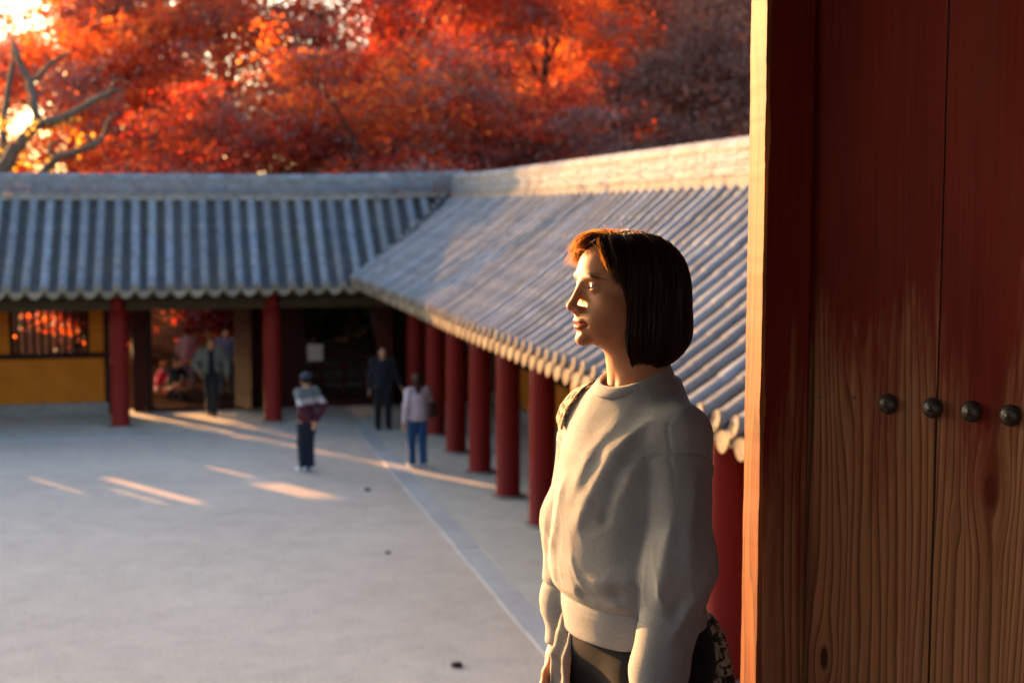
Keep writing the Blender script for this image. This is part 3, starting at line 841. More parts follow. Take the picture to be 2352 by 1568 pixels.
def wood_door(name, paint_edge, plank_seed, sunny=False, knots=()):
    m, t, p = nodes_of(name)
    v = coords(t)
    kd = None
    for (kx, kz, kr) in knots:                       # grain flows round each knot
        def vm(op, a, b=None, out=0):
            n = N(t, "ShaderNodeVectorMath", operation=op)
            for i_, q_ in enumerate((a, b)):
                if q_ is None: continue
                if hasattr(q_, "is_linked"): t.links.new(q_, n.inputs[i_])
                else: n.inputs[i_].default_value = q_
            return n.outputs["Value" if out else "Vector"]
        d_ = vm('MULTIPLY', vm('SUBTRACT', v, (kx, 0, kz)), (1, 0, .36))
        ln_ = vm('LENGTH', d_, None, 1)
        mr_ = N(t, "ShaderNodeMapRange", interpolation_type='SMOOTHERSTEP'); t.links.new(ln_, mr_.inputs[0])
        mr_.inputs[1].default_value = 0; mr_.inputs[2].default_value = kr * 4.2; mr_.inputs[3].default_value = .95; mr_.inputs[4].default_value = 0
        sc_ = N(t, "ShaderNodeVectorMath", operation='SCALE'); t.links.new(vm('MULTIPLY', d_, (1, 0, 0)), sc_.inputs[0]); t.links.new(mr_.outputs[0], sc_.inputs["Scale"])
        v = vm('SUBTRACT', v, sc_.outputs[0])
        k2_ = N(t, "ShaderNodeMapRange", interpolation_type='SMOOTHSTEP'); t.links.new(ln_, k2_.inputs[0])
        k2_.inputs[1].default_value = kr * .5; k2_.inputs[2].default_value = kr * 1.15; k2_.inputs[3].default_value = 1; k2_.inputs[4].default_value = 0
        kd = k2_.outputs[0]
    off = N(t, "ShaderNodeMapping"); off.inputs["Location"].default_value = (plank_seed * 3.7, plank_seed * 1.3, plank_seed * 2.1)
    t.links.new(v, off.inputs[0]); v = off.outputs[0]
    # cathedral grain: distorted rings through a board cut near the heart
    mp = N(t, "ShaderNodeMapping"); mp.inputs["Scale"].default_value = (1, 1, .085); t.links.new(v, mp.inputs[0])
    nz = N(t, "ShaderNodeTexNoise"); nz.inputs["Scale"].default_value = 3.2; nz.inputs["Detail"].default_value = 3; t.links.new(mp.outputs[0], nz.inputs["Vector"])
    add = N(t, "ShaderNodeMixRGB", blend_type='LINEAR_LIGHT'); add.inputs[0].default_value = .16
    t.links.new(mp.outputs[0], add.inputs[1]); t.links.new(nz.outputs["Color"], add.inputs[2])
    wv = N(t, "ShaderNodeTexWave", wave_type='BANDS', bands_direction='X', wave_profile='SAW'); wv.inputs["Scale"].default_value = 19; wv.inputs["Distortion"].default_value = 2.6; wv.inputs["Detail"].default_value = 3; wv.inputs["Detail Scale"].default_value = 1.2
    t.links.new(add.outputs[0], wv.inputs["Vector"])
    fb = N(t, "ShaderNodeMapping"); fb.inputs["Scale"].default_value = (130, 130, 2.5); t.links.new(v, fb.inputs[0])
    fine = noise(t, fb.outputs[0], 1.0, 4, .6)
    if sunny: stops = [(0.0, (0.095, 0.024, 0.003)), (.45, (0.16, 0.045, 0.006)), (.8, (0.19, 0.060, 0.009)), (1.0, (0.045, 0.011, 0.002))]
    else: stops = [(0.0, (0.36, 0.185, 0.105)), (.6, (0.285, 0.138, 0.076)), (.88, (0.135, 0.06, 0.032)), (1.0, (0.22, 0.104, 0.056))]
    c = ramp(t, wv.outputs["Fac"], stops).outputs[0]
    c = mixc(t, .9 if sunny else .6, c, ramp(t, fine, [(.3, (.45, .42, .40)), (.65, (1.05, 1.0, .95))]).outputs[0], 'MULTIPLY')
    if kd is not None: c = mixc(t, kd, c, (0.045, 0.016, 0.008))
    # paint: solid above, worn away from paint_edge downwards along the grain
    tc = N(t, "ShaderNodeTexCoord"); sep = N(t, "ShaderNodeSeparateXYZ"); t.links.new(tc.outputs["Object"], sep.inputs[0])
    wear_m = N(t, "ShaderNodeMapping"); wear_m.inputs["Scale"].default_value = (9, 9, 1.6); t.links.new(v, wear_m.inputs[0])
    wn_ = noise(t, wear_m.outputs[0], 1.0, 6, .65)
    fine_m = N(t, "ShaderNodeMapping"); fine_m.inputs["Scale"].default_value = (60, 60, 3); t.links.new(v, fine_m.inputs[0])
    wn2 = noise(t, fine_m.outputs[0], 1.0, 4, .6)
    def math_(op, a, b):
        n = N(t, "ShaderNodeMath", operation=op)
        for i, q in enumerate((a, b)):
            if hasattr(q, "is_linked"): t.links.new(q, n.inputs[i])
            else: n.inputs[i].default_value = q
        return n.outputs[0]
    h = math_('SUBTRACT', sep.outputs["Z"], paint_edge)
    h = math_('MULTIPLY', h, 1.7)
    h = math_('ADD', h, math_('MULTIPLY', math_('SUBTRACT', wn_, .5), 2.0))
    h = math_('ADD', h, math_('MULTIPLY', math_('SUBTRACT', wn2, .5), .9))
    msk = N(t, "ShaderNodeMapRange"); msk.inputs[1].default_value = -.25; msk.inputs[2].default_value = .40
    t.links.new(h, msk.inputs[0])
    pc = ramp(t, noise(t, wear_m.outputs[0], .6, 5, .6), [(.3, (0.105, 0.011, 0.007)), (.55, (0.15, 0.0165, 0.010)), (.8, (0.145, 0.034, 0.021))]).outputs[0]
    pc = mixc(t, .5, pc, ramp(t, fine, [(.3, (.6, .6, .6)), (.65, (1.1, 1.05, 1.0))]).outputs[0], 'MULTIPLY')
    full = mixc(t, msk.outputs[0], c, pc)
    t.links.new(full, p.inputs["Base Color"])
    p.inputs["Roughness"].default_value = .6; p.inputs["Specular IOR Level"].default_value = .10
    mxh = mixc(t, .35, wv.outputs["Fac"], fine)
    bump(t, p, mxh, .45, .004)
    return m

# door post: squared timber, sun on its courtyard side
PX = Vector((.5465, 3.10, FL)); PW, PD = .114, .099
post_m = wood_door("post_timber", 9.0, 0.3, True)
post_red = wood_door("post_face_paint", 0.95, 2.2)
def rough_timber(w, d, z0, z1, amp, seed):
    """squared timber with chipped, slightly wandering edges; face materials: 0 painted front, 1 bare side"""
    g = np.random.default_rng(seed); nz_ = 260
    zs = np.linspace(z0, z1, nz_); ring = []
    k = np.ones(9) / 9
    def wob(a, sm=9): return np.convolve(g.normal(size=nz_ + 40) * a, np.ones(sm) / sm, 'same')[20:-20]
    e = [wob(amp * 1.8, 7) + wob(amp * 3, 31) for _ in range(8)]
    bev = .006
    pts = [(0, bev), (0, d * .5), (0, d - bev), (bev, d), (w, d), (w, bev), (w - bev, 0), (w * .5, 0), (bev, 0)]
    V = []
    for i, z in enumerate(zs):
        chip = max(0, e[0][i]) * 2.2
        for j, (a, b) in enumerate(pts):
            da = e[1][i] * .5 if j in (0, 1, 2) else 0
            db = e[2][i] * .5 if j in (6, 7, 8) else 0
            if j == 0: db += chip
            if j == 8: da += chip
            V.append((a + da, b + db, z))
    n = len(pts); F, M_ = [], []
    for i in range(nz_ - 1):
        for j in range(n):
            j2 = (j + 1) % n
            F.append((i * n + j, (i + 1) * n + j, (i + 1) * n + j2, i * n + j2)); M_.append(1 if j in (0, 1, 8) else 0)
    F.append(tuple(range(n))); M_.append(0); F.append(tuple((nz_ - 1) * n + j for j in reversed(range(n)))); M_.append(0)
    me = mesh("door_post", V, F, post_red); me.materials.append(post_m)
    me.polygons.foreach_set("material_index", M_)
    return me
dp = link("door_post", rough_timber(PW, PD, 0.0, 3.05, .0009, 4), None, PX, (0, R(0.1), TH))
tag(dp, "square timber door post with one sunlit yellow side beside the woman", "door post")

# door leaf of wide planks, swung open
LA = R(-50.0); DE = Vector((-math.sin(LA), -math.cos(LA), 0))        # from the post towards the camera
HG = PX + VX * (PW + .004) + UX * .022
leaf = tag(empty("wooden_door", HG, math.atan2(DE.y, DE.x)), "heavy open door of worn red planks with a row of iron studs", "door")
pl = [(0.004, .302), (.3065, .602), (.6065, .90), (.9045, 1.15)]
PE = (1.24, 1.16, 1.1, 1.1)
Linv = Matrix.LocRotScale(leaf.location, leaf.rotation_euler, None).inverted()
camL = Linv @ Vector((0, 0, CAM_Z))
FACE = 1 if camL.y > 0 else -1
def leaf_hit(px, py):
    a = (px - 1176) / FPX; b = (784 - py) / FPX
    d = Linv.to_3x3() @ Vector((a, math.cos(PIT) + b * math.sin(PIT), -math.sin(PIT) + b * math.cos(PIT)))
    return camL + d * (-camL.y / d.y)
k0_, k1_, k2_h = leaf_hit(1893, 1510), leaf_hit(2275, 1125), leaf_hit(2195, 1205)
KN = {0: ((k0_.x, k0_.z, .012),), 1: ((k2_h.x, k2_h.z, .006), (k1_.x, k1_.z, .016))}
for i, (a, b) in enumerate(pl):
    mb = MB(); nz_ = 60; g = np.random.default_rng(40 + i)
    wob = np.convolve(g.normal(size=nz_ + 20) * .0012, np.ones(7) / 7, 'same')[10:-10]
    wob2 = np.convolve(g.normal(size=nz_ + 20) * .0012, np.ones(7) / 7, 'same')[10:-10]
    sec = [(0, .004), (0, .045), (1, .045), (1, .004), (2, 0), (3, 0)]
    for j in range(nz_):
        z = .06 + 2.5 * j / (nz_ - 1); x0 = a + wob[j] + (.004 if i == 1 else 0) * (z - 1.2); x1 = b + wob2[j] + (.004 if i == 0 else 0) * (z - 1.2)
        mb.v += [(x0, -.004, z), (x0, -.045, z), (x1, -.045, z), (x1, -.004, z), (x1 - .004, 0, z), (x0 + .004, 0, z)]
    for j in range(nz_ - 1):
        for k_ in range(6):
            k2 = (k_ + 1) % 6
            mb.f.append((j * 6 + k_, j * 6 + k2, (j + 1) * 6 + k2, (j + 1) * 6 + k_))
    mb.f.append((5, 4, 3, 2, 1, 0)); o = (nz_ - 1) * 6; mb.f.append((o, o + 1, o + 2, o + 3, o + 4, o + 5))
    mb.build("plank", wood_door("door_plank_%d" % i, PE[i], 1.0 + i * 1.7, False, KN.get(i, ())), leaf)
# side of the leaf that faces the camera is +y or -y of the leaf frame
if FACE < 0:                                   # planks were laid for the +y face
    for c_ in leaf.children: c_.location.y = .045
def dome(r, h, n=20):
    mb = MB(); pr = []
    prof_ = [(r * 1.0, 0), (r * 1.02, h * .12), (r * .93, h * .45), (r * .72, h * .75), (r * .42, h * .93), (r * .2, h * .97), (r * .17, h * 1.05), (r * .05, h * 1.1)]
    return MB().lathe(prof_, n=n).mesh("stud", MAT['iron'], True)
ME_STUD = dome(.0222, .017)
STZ = leaf_hit(2140, 936).z
for px in (2040, 2143, 2232, 2322):
    h = leaf_hit(px, 936)
    link("stud", ME_STUD, leaf, (h.x, .0005 * FACE, STZ + random.uniform(-.002, .002)), (R(-90) * FACE, 0, 0))
for i in range(6):
    link("stud", ME_STUD, leaf, (leaf_hit(2322, 936).x + .10 * (i + 1), .0005 * FACE, STZ), (R(-90) * FACE, 0, 0))
for px in (1884, 1962):
    h = leaf_hit(px, 913)
    MB().lathe([(.0045, -.002), (.0045, .0006), (.002, .0009)], n=10).build("nail_hole", MAT['iron'], leaf, loc=(h.x, .0003 * FACE, h.z), rot=(R(-90) * FACE, 0, 0))

# ================================================================ FIGURES: implicit surfaces meshed with surface nets
f32 = np.float32
def v3(*a): return np.array(a, f32)
def ell(P, c, r):
    r = v3(*r); q = (P - v3(*c)) / r
    k0 = np.sqrt((q * q).sum(1)) + 1e-9; q /= r
    return k0 * (k0 - 1) / (np.sqrt((q * q).sum(1)) + 1e-9)
def cap(P, a, b, ra, rb=None):
    rb = ra if rb is None else rb
    a = v3(*a); d = v3(*b) - a; q = P - a
    t = np.clip((q @ d) / max(float(d @ d), 1e-12), 0, 1)
    return np.sqrt(((q - t[:, None] * d) ** 2).sum(1)) - (ra + (rb - ra) * t)
def chain(P, pts, rad, k=.02):
    d = None
    for i in range(len(pts) - 1):
        e = cap(P, pts[i], pts[i + 1], rad[i], rad[i + 1])
        d = e if d is None else smin(d, e, k)
    return d
def smin(a, b, k):
    h = np.clip(.5 + .5 * (b - a) / k, 0, 1)
    return b + (a - b) * h - k * h * (1 - h)
def smax(a, b, k): return -smin(-a, -b, k)
def rbox(P, c, h, r):
    q = np.abs(P - v3(*c)) - (v3(*h) - r)
    return np.sqrt((np.maximum(q, 0) ** 2).sum(1)) + np.minimum(q.max(1), 0) - r
def rotz(P, a):
    c, s = math.cos(a), math.sin(a)
    return np.stack([P[:, 0] * c + P[:, 1] * s, -P[:, 0] * s + P[:, 1] * c, P[:, 2]], 1)
def vnoise(P, f, seed=0):
    """cheap smooth pseudo noise: a few rotated sines"""
    g = np.random.default_rng(seed); o = np.zeros(len(P), f32)
    for _ in range(6):
        k = g.normal(size=3).astype(f32) * f; o += np.sin(P @ k + f32(g.uniform(0, 6.28)))
    return o / 6

def mesh_sdf(fn, lo, hi, h, bs=8):
    lo = np.array(lo, float); n = np.ceil((np.array(hi, float) - lo) / (h * bs)).astype(int)
    I = np.stack(np.meshgrid(*[np.arange(k) for k in n], indexing='ij'), -1).reshape(-1, 3)
    cen = lo + (I + .5) * bs * h
    def ev(P):
        out = np.empty(len(P), f32)
        for i in range(0, len(P), 400000): out[i:i + 400000] = fn(P[i:i + 400000].astype(f32))
        return out
    d = ev(cen)
    I = I[np.abs(d) < bs * h * 1.35]
    g = np.arange(bs + 1); C = np.stack(np.meshgrid(g, g, g, indexing='ij'), -1)        # corners
    N3 = n * bs + 2
    keys, pos, quads_c, quads_s, quads_ax = [], [], [], [], []
    for b in range(0, len(I), 600):
        Ib = I[b:b + 600]
        G = Ib[:, None, None, None, :] * bs + C
        D = ev((lo + G * h).reshape(-1, 3)).reshape(G.shape[:-1])
        S = D < 0
        cs = [S[:, i:i + bs, j:j + bs, k:k + bs] for i in (0, 1) for j in (0, 1) for k in (0, 1)]
        sm_ = sum(c.astype(np.int8) for c in cs); act = (sm_ > 0) & (sm_ < 8)
        w = np.argwhere(act)
        if len(w) == 0: continue
        acc = np.zeros((len(w), 3)); cnt = np.zeros(len(w))
        def val(o): return D[w[:, 0], w[:, 1] + o[0], w[:, 2] + o[1], w[:, 3] + o[2]]
        for ax in range(3):
            for p in (0, 1):
                for q in (0, 1):
                    o0 = [0, 0, 0]; o0[(ax + 1) % 3] = p; o0[(ax + 2) % 3] = q; o1 = list(o0); o1[ax] = 1
                    a, c = val(o0), val(o1); m = (a < 0) != (c < 0)
                    t = np.where(m, a / np.where(m, a - c, 1), 0)
                    pt = np.array(o0, float)[None, :].repeat(len(w), 0); pt[:, ax] = t
                    acc += pt * m[:, None]; cnt += m
        cell = Ib[w[:, 0]] * bs + w[:, 1:]
        pos.append(lo + (cell + acc / cnt[:, None]) * h)
        keys.append((cell[:, 0] * N3[1] + cell[:, 1]) * N3[2] + cell[:, 2])
        for ax in range(3):
            sl0 = [slice(None)] + [slice(0, bs)] * 3; sl1 = list(sl0); sl1[ax + 1] = slice(1, bs + 1)
            e = S[tuple(sl0)] != S[tuple(sl1)]
            ww = np.argwhere(e)
            if len(ww):
                quads_c.append(Ib[ww[:, 0]] * bs + ww[:, 1:]); quads_s.append(S[tuple(sl0)][e]); quads_ax.append(np.full(len(ww), ax))
    keys = np.concatenate(keys); pos = np.concatenate(pos)
    o = np.argsort(keys); keys = keys[o]; pos = pos[o]
    qc, qs_, qa = np.concatenate(quads_c), np.concatenate(quads_s), np.concatenate(quads_ax)
    F = []
    for ax in range(3):
        m = qa == ax; c = qc[m]; sg_ = qs_[m]
        b1, b2 = (ax + 1) % 3, (ax + 2) % 3
        ids = []
        ok = np.ones(len(c), bool)
        for (p, q) in ((1, 1), (0, 1), (0, 0), (1, 0)):
            cc = c.copy(); cc[:, b1] -= p; cc[:, b2] -= q
            ky = (cc[:, 0] * N3[1] + cc[:, 1]) * N3[2] + cc[:, 2]
            j = np.clip(np.searchsorted(keys, ky), 0, len(keys) - 1); ok &= keys[j] == ky; ids.append(j)
        q4 = np.stack(ids, 1); q4[~sg_] = q4[~sg_][:, ::-1]
        F.append(q4[ok])
    return pos, np.concatenate(F)

def join(parts):
    V, F, n = [], [], 0
    for v, f in parts: V.append(v); F.append(f + n); n += len(v)
    return np.concatenate(V), np.concatenate(F)

def attr(me, name, values):
    a = me.attributes.new(name, 'FLOAT', 'POINT'); a.data.foreach_set("value", np.ascontiguousarray(values, f32))

# ---------------------------------------------------------------- materials for people
def skin_mat(name, base=(0.46, 0.215, 0.12)):
    m, t, p = nodes_of(name)
    v = coords(t)
    c = ramp(t, noise(t, v, 30, 4), [(.3, tuple(x * .92 for x in base)), (.7, tuple(min(1, x * 1.06) for x in base))]).outputs[0]
    la = N(t, "ShaderNodeAttribute", attribute_name="lip"); ba = N(t, "ShaderNodeAttribute", attribute_name="brow")
    c = mixc(t, la.outputs["Fac"], c, (0.30, 0.06, 0.045))
    c = mixc(t, ba.outputs["Fac"], c, (0.05, 0.025, 0.018))
    t.links.new(c, p.inputs["Base Color"])
    p.inputs["Roughness"].default_value = .55; p.inputs["Specular IOR Level"].default_value = .3
    p.inputs["Subsurface Weight"].default_value = .4
    p.inputs["Subsurface Radius"].default_value = (1.0, .35, .18); p.inputs["Subsurface Scale"].default_value = .012
    bump(t, p, noise(t, v, 420, 3), .06, .002)
    return m
MAT['skin'] = skin_mat("skin")
def cloth_mat(name, c, rough=.9, fine=700, sheen=.25, vary=.12, bmp=.45):
    m, t, p = nodes_of(name)
    v = coords(t)
    k = ramp(t, noise(t, v, 9, 6), [(.3, tuple(x * (1 - vary) for x in c)), (.7, tuple(min(1, x * (1 + vary)) for x in c))]).outputs[0]
    k = mixc(t, .6, k, ramp(t, noise(t, v, fine * .6, 2, .8), [(.35, (.66, .66, .67)), (.65, (1.2, 1.2, 1.2))]).outputs[0], 'MULTIPLY')
    t.links.new(k, p.inputs["Base Color"]); p.inputs["Roughness"].default_value = rough; p.inputs["Specular IOR Level"].default_value = .15
    p.inputs["Sheen Weight"].default_value = sheen; p.inputs["Sheen Roughness"].default_value = .45
    bump(t, p, noise(t, v, fine, 3, .7), bmp, .004)
    return m
MAT['sweater'] = cloth_mat("grey_sweatshirt_fleece", (0.295, 0.30, 0.325), sheen=.2)
MAT['jeans'] = cloth_mat("navy_cotton", (0.007, 0.009, 0.016), fine=500, sheen=.05)
def hair_mat(name, base, glow, fac):
    m, t, p = nodes_of(name)
    g_ = N(t, "ShaderNodeNewGeometry")
    c_ = ramp(t, g_.outputs["Random Per Island"], [(0, tuple(x * .5 for x in base)), (.6, base), (1, tuple(x * 2.2 for x in base))]).outputs[0]
    t.links.new(c_, p.inputs["Base Color"]); p.inputs["Roughness"].default_value = .5; p.inputs["Specular IOR Level"].default_value = .3
    tr = N(t, "ShaderNodeBsdfTranslucent"); tr.inputs[0].default_value = (*glow, 1)
    mx = N(t, "ShaderNodeMixShader"); mx.inputs[0].default_value = fac
    t.links.new(p.outputs[0], mx.inputs[1]); t.links.new(tr.outputs[0], mx.inputs[2])
    t.links.new(mx.outputs[0], t.nodes["Material Output"].inputs[0])
    return m
MAT['hair'] = hair_mat("dark_brown_hair", (0.020, 0.010, 0.007), (0.22, .07, .014), .28)
MAT['strand'] = hair_mat("lit_hair_strands", (0.03, 0.014, 0.007), (0.72, 0.30, 0.05), .45)  # oranger copy for sun-caught strands; the sun's glow is in the tint

# ---------------------------------------------------------------- the woman
W_AZ, H_AZ = R(-126), R(-111)
def frame_of(az):
    F_ = np.array([math.sin(az), math.cos(az), 0]); L_ = np.array([-F_[1], F_[0], 0])
    return F_, L_
HEAD_W = at(1428, 661, 2.75)
wF, wL = frame_of(W_AZ)
HX = 0.035
W_ORG = np.array([HEAD_W.x, HEAD_W.y, 0]) - HX * wF
W_H = HEAD_W.z - FL                          # eye height above the platform
woman = tag(empty("person", (W_ORG[0], W_ORG[1], FL), math.atan2(wF[1], wF[0])), "woman in a grey sweatshirt with a dark bob looking left into the low sun", "person")
REL = H_AZ - W_AZ                            # head turn relative to the chest (clockwise)
PITCH_H = R(3.0)
def to_head(P):
    """chest frame -> head frame (x forward, y her left, z up, origin between the eyes' level and ears)"""
    Q = P - v3(HX, 0, W_H)
    Q = rotz(Q, -REL)
    c, s = math.cos(PITCH_H), math.sin(PITCH_H)
    return np.stack([Q[:, 0] * c + Q[:, 2] * s, Q[:, 1], -Q[:, 0] * s + Q[:, 2] * c], 1)
def from_head(Q):
    c, s = math.cos(PITCH_H), math.sin(PITCH_H)
    P = np.stack([Q[:, 0] * c - Q[:, 2] * s, Q[:, 1], Q[:, 0] * s + Q[:, 2] * c], 1)
    return rotz(P, REL) + v3(HX, 0, W_H)

EYE = (.0685, .0315, .000); ER = .0122
def head_sdf(Q, ears=True):
    S = np.stack([Q[:, 0], np.abs(Q[:, 1]), Q[:, 2]], 1)                # mirrored
    d = ell(Q, (-.014, 0, .022), (.096, .074, .080))
    d = smin(d, ell(Q, (.030, 0, .032), (.0575, .060, .054)), .02)
    d = smin(d, ell(Q, (.022, 0, -.032), (.060, .058, .078)), .02)
    d = smin(d, ell(Q, (.032, 0, -.075), (.050, .047, .038)), .02)
    d = smin(d, ell(S, (.012, .047, -.058), (.032, .014, .032)), .025)   # jaw angle
    d = smin(d, ell(S, (.048, .041, -.030), (.022, .024, .020)), .024)   # cheekbone
    d = smin(d, ell(S, (.055, .026, -.060), (.026, .024, .026)), .020)   # cheek
    d = smin(d, ell(Q, (.064, 0, -.068), (.026, .024, .024)), .016)      # muzzle
    d = smin(d, ell(Q, (.0765, 0, -.101), (.0145, .017, .013)), .014)    # chin
    d = smin(d, ell(S, (.078, .024, .019), (.010, .022, .007)), .012)    # brow
    d = smax(d, -ell(S, (.0935, .031, .001), (.0165, .0185, .0105)), .009)  # eye sockets
    # nose
    d = smin(d, cap(Q, (.0845, 0, .004), (.1025, 0, -.036), .0072, .0084), .011)
    d = smin(d, ell(Q, (.1035, 0, -.0395), (.0105, .0092, .0085)), .006)
    d = smin(d, ell(S, (.0925, .0120, -.0435), (.0100, .0060, .0072)), .006)
    d = smin(d, cap(Q, (.094, 0, -.047), (.086, 0, -.056), .006, .006), .006)
    d = smax(d, -ell(S, (.0985, .0062, -.0500), (.0055, .0034, .0042)), .003)
    # mouth
    d = smin(d, ell(S, (.0865, .006, -.0655), (.0080, .0145, .0050)), .005)
    d = smin(d, ell(Q, (.0855, 0, -.0780), (.0085, .0170, .0056)), .005)
    d = smax(d, -ell(S, (.0915, .006, -.0718), (.0130, .0245, .0012)), .0026)
    d = smax(d, -ell(S, (.083, .0255, -.0722), (.006, .004, .004)), .006)
    d = smax(d, -ell(Q, (.0945, 0, -.0885), (.0060, .0150, .0040)), .008)
    # lids: a thin shell over the eyeball with an almond opening
    e = S - v3(*EYE)
    lid = np.sqrt((e * e).sum(1)) - (ER + .0016)
    d = smin(d, lid, .0045)
    yy = (S[:, 1] - EYE[1]); zz = S[:, 2] - EYE[2] - yy * .10
    up = zz - (.0042 - (yy / .0150) ** 2 * .0044); lo_ = -zz - (.0030 - (yy / .0150) ** 2 * .0032)
    opening = np.maximum(np.maximum(up, lo_), .0735 - S[:, 0])
    d = smax(d, -opening, .0012)
    if ears:
        ear = ell(S, (-.012, .0755, -.018), (.017, .0065, .031))
        ear = smax(ear, -ell(S, (-.008, .083, -.014), (.010, .006, .020)), .004)
        ear = smin(ear, ell(S, (-.004, .0735, -.046), (.008, .005, .009)), .006)
        d = smin(d, ear, .006)
    return d

NB = (-.006, 0, W_H - .175)                  # base of the neck in the chest frame
def body_top(P):
    d = head_sdf(to_head(P))
    n = cap(P, (.026, -.002, W_H - .080), NB, .047, .053)
    d = smin(d, n, .022)
    S = np.stack([P[:, 0], np.abs(P[:, 1]), P[:, 2]], 1)
    d = smin(d, cap(S, (-.03, .02, W_H - .185), (-.02, .085, W_H - .270), .042, .030), .035)   # trapezius
    d = smin(d, ell(P, (.0, 0, W_H - .33), (.085, .11, .12)), .05)
    # sternomastoid line and collar bones
    d = smin(d, cap(S, (.0, .042, W_H - .10), (.040, .014, W_H - .195), .006, .005), .030)
    return d
wV, wFc = mesh_sdf(body_top, (-.19, -.24, W_H - .36), (.19, .24, W_H + .13), .0017)
headV = wV.copy()
# rest of the body under the clothes
SH = (.0, .165, W_H - .245)
def pts_arm(side):
    if side > 0: return [(.008, .138, W_H - .282), (.046, .182, W_H - .51), (.098, .168, W_H - .775)]
    return [(.008, -.140, W_H - .278), (.016, -.166, W_H - .50), (.060, -.155, W_H - .735)]
def body_low(P):
    d = ell(P, (.0, 0, W_H - .36), (.085, .12, .14))
    d = smin(d, ell(P, (.0, 0, W_H - .56), (.088, .125, .2)), .06)
    d = smin(d, ell(P, (-.015, 0, W_H - .70), (.105, .165, .13)), .05)
    for s_ in (1, -1):
        a = pts_arm(s_)
        d = smin(d, chain(P, a, (.040, .036, .027)), .03)
        d = smin(d, chain(P, [(0, s_ * .085, W_H - .74), (.012, s_ * .088, .45), (-.015, s_ * .085, .09)], (.082, .052, .036)), .03)
        d = smin(d, cap(P, (-.02, s_ * .085, .06), (.14, s_ * .10, .035), .035, .028), .03)
    return d
bV, bF = mesh_sdf(body_low, (-.2, -.32, -.02), (.24, .32, W_H - .2), .011)

def hand(side):
    """right or left hand hanging, fingers slightly curled; local frame at the wrist, -z down the forearm"""
    a = pts_arm(side); wv_ = np.array(a[2]); el = np.array(a[1])
    dn = (wv_ - el); dn /= np.linalg.norm(dn)
    fw = np.array([1.0, 0, 0]); fw -= dn * (fw @ dn); fw /= np.linalg.norm(fw)      # thumb side
    out = np.array([0, float(side), 0]); out -= dn * (out @ dn); out -= fw * (out @ fw); out /= np.linalg.norm(out)
    def L(f, o, d_): return tuple(wv_ + fw * f + out * o + dn * d_)
    fing = []
    for i, (f0, ln) in enumerate(((.028, .072), (.010, .080), (-.009, .074), (-.026, .058))):
        k0 = L(f0 * .95, .0, .088); k1 = L(f0 * 1.0, -.006, .088 + ln * .45); k2 = L(f0 * .98, -.020, .088 + ln * .78); k3 = L(f0 * .95, -.036, .088 + ln * .98)
        fing.append(([k0, k1, k2, k3], (.0088, .0082, .0074, .0064)))
    th = ([L(.018, -.008, .028), L(.040, -.016, .058), L(.047, -.020, .084), L(.044, -.026, .106)], (.014, .0105, .0092, .0078))
    def fn(P):
        d = cap(P, tuple(wv_ - dn * .05), L(0, 0, .012), .026, .024)
        pal = smin(cap(P, L(.016, .0, .03), L(.022, 0, .084), .0145, .0125), cap(P, L(-.014, .0, .03), L(-.020, 0, .082), .014, .0115), .03)
        pal = smin(pal, cap(P, L(0, 0, .03), L(0, 0, .086), .014, .012), .02)
        d = smin(d, pal, .02)
        for p_, r_ in fing: d = smin(d, chain(P, p_, r_, .004), .006)
        return smin(d, chain(P, th[0], th[1], .006), .012)
    c = wv_ + dn * .06
    return mesh_sdf(fn, c - .14, c + .14, .0032)
hands = [hand(1), hand(-1)]
V, F = join([(wV, wFc), (bV, bF)] + hands)
bme = np_mesh("body", V, F, MAT['skin'])
Qh = to_head(V.astype(f32))
ay = np.abs(Qh[:, 1])
lip = np.clip(1 - np.maximum(ell(Qh, (.090, 0, -.0718), (.02, .0235, .0118)), 0) / .002, 0, 1) * (Qh[:, 0] > .078)
zb = .0195 + .006 * np.clip((ay - .012) / .02, 0, 1) - .010 * np.clip((ay - .034) / .02, 0, 1)
hw = .0042 * np.clip((ay - .009) / .006, 0, 1) * np.clip((.056 - ay) / .02, 0.25, 1)
brow = np.clip(1.3 - np.abs(Qh[:, 2] - zb) / np.maximum(hw, 1e-4), 0, 1) * (ay > .011) * (ay < .055) * (Qh[:, 0] > .045) * .95
n0 = len(wV)
lip[n0:] = 0; brow[n0:] = 0
attr(bme, "lip", lip); attr(bme, "brow", brow)
link("body", bme, woman)
# eyes
def eye_mat():
    m, t, p = nodes_of("eye")
    tc = N(t, "ShaderNodeTexCoord"); sp = N(t, "ShaderNodeSeparateXYZ"); t.links.new(tc.outputs["Object"], sp.inputs[0])
    r = ramp(t, sp.outputs["X"], [(0.0, (.27, .22, .19)), (.832, (.27, .22, .19)), (.845, (.03, .014, .008)), (.94, (.12, .05, .02)), (.955, (.004, .004, .004))]).outputs[0]
    t.links.new(r, p.inputs["Base Color"]); p.inputs["Roughness"].default_value = .16; p.inputs["Specular IOR Level"].default_value = .5
    return m
bm = bmesh.new(); bmesh.ops.create_uvsphere(bm, u_segments=32, v_segments=24, radius=1.0)
eme = bpy.data.meshes.new("eye"); bm.to_mesh(eme); bm.free(); eme.materials.append(eye_mat())
eme.polygons.foreach_set("use_smooth", [True] * len(eme.polygons))
for s_ in (1, -1):
    p = from_head(np.array([[EYE[0], s_ * EYE[1], EYE[2]]], f32))[0]
    link("eye", eme, woman, tuple(map(float, p)), (0, -PITCH_H, -REL), (ER, ER, ER))

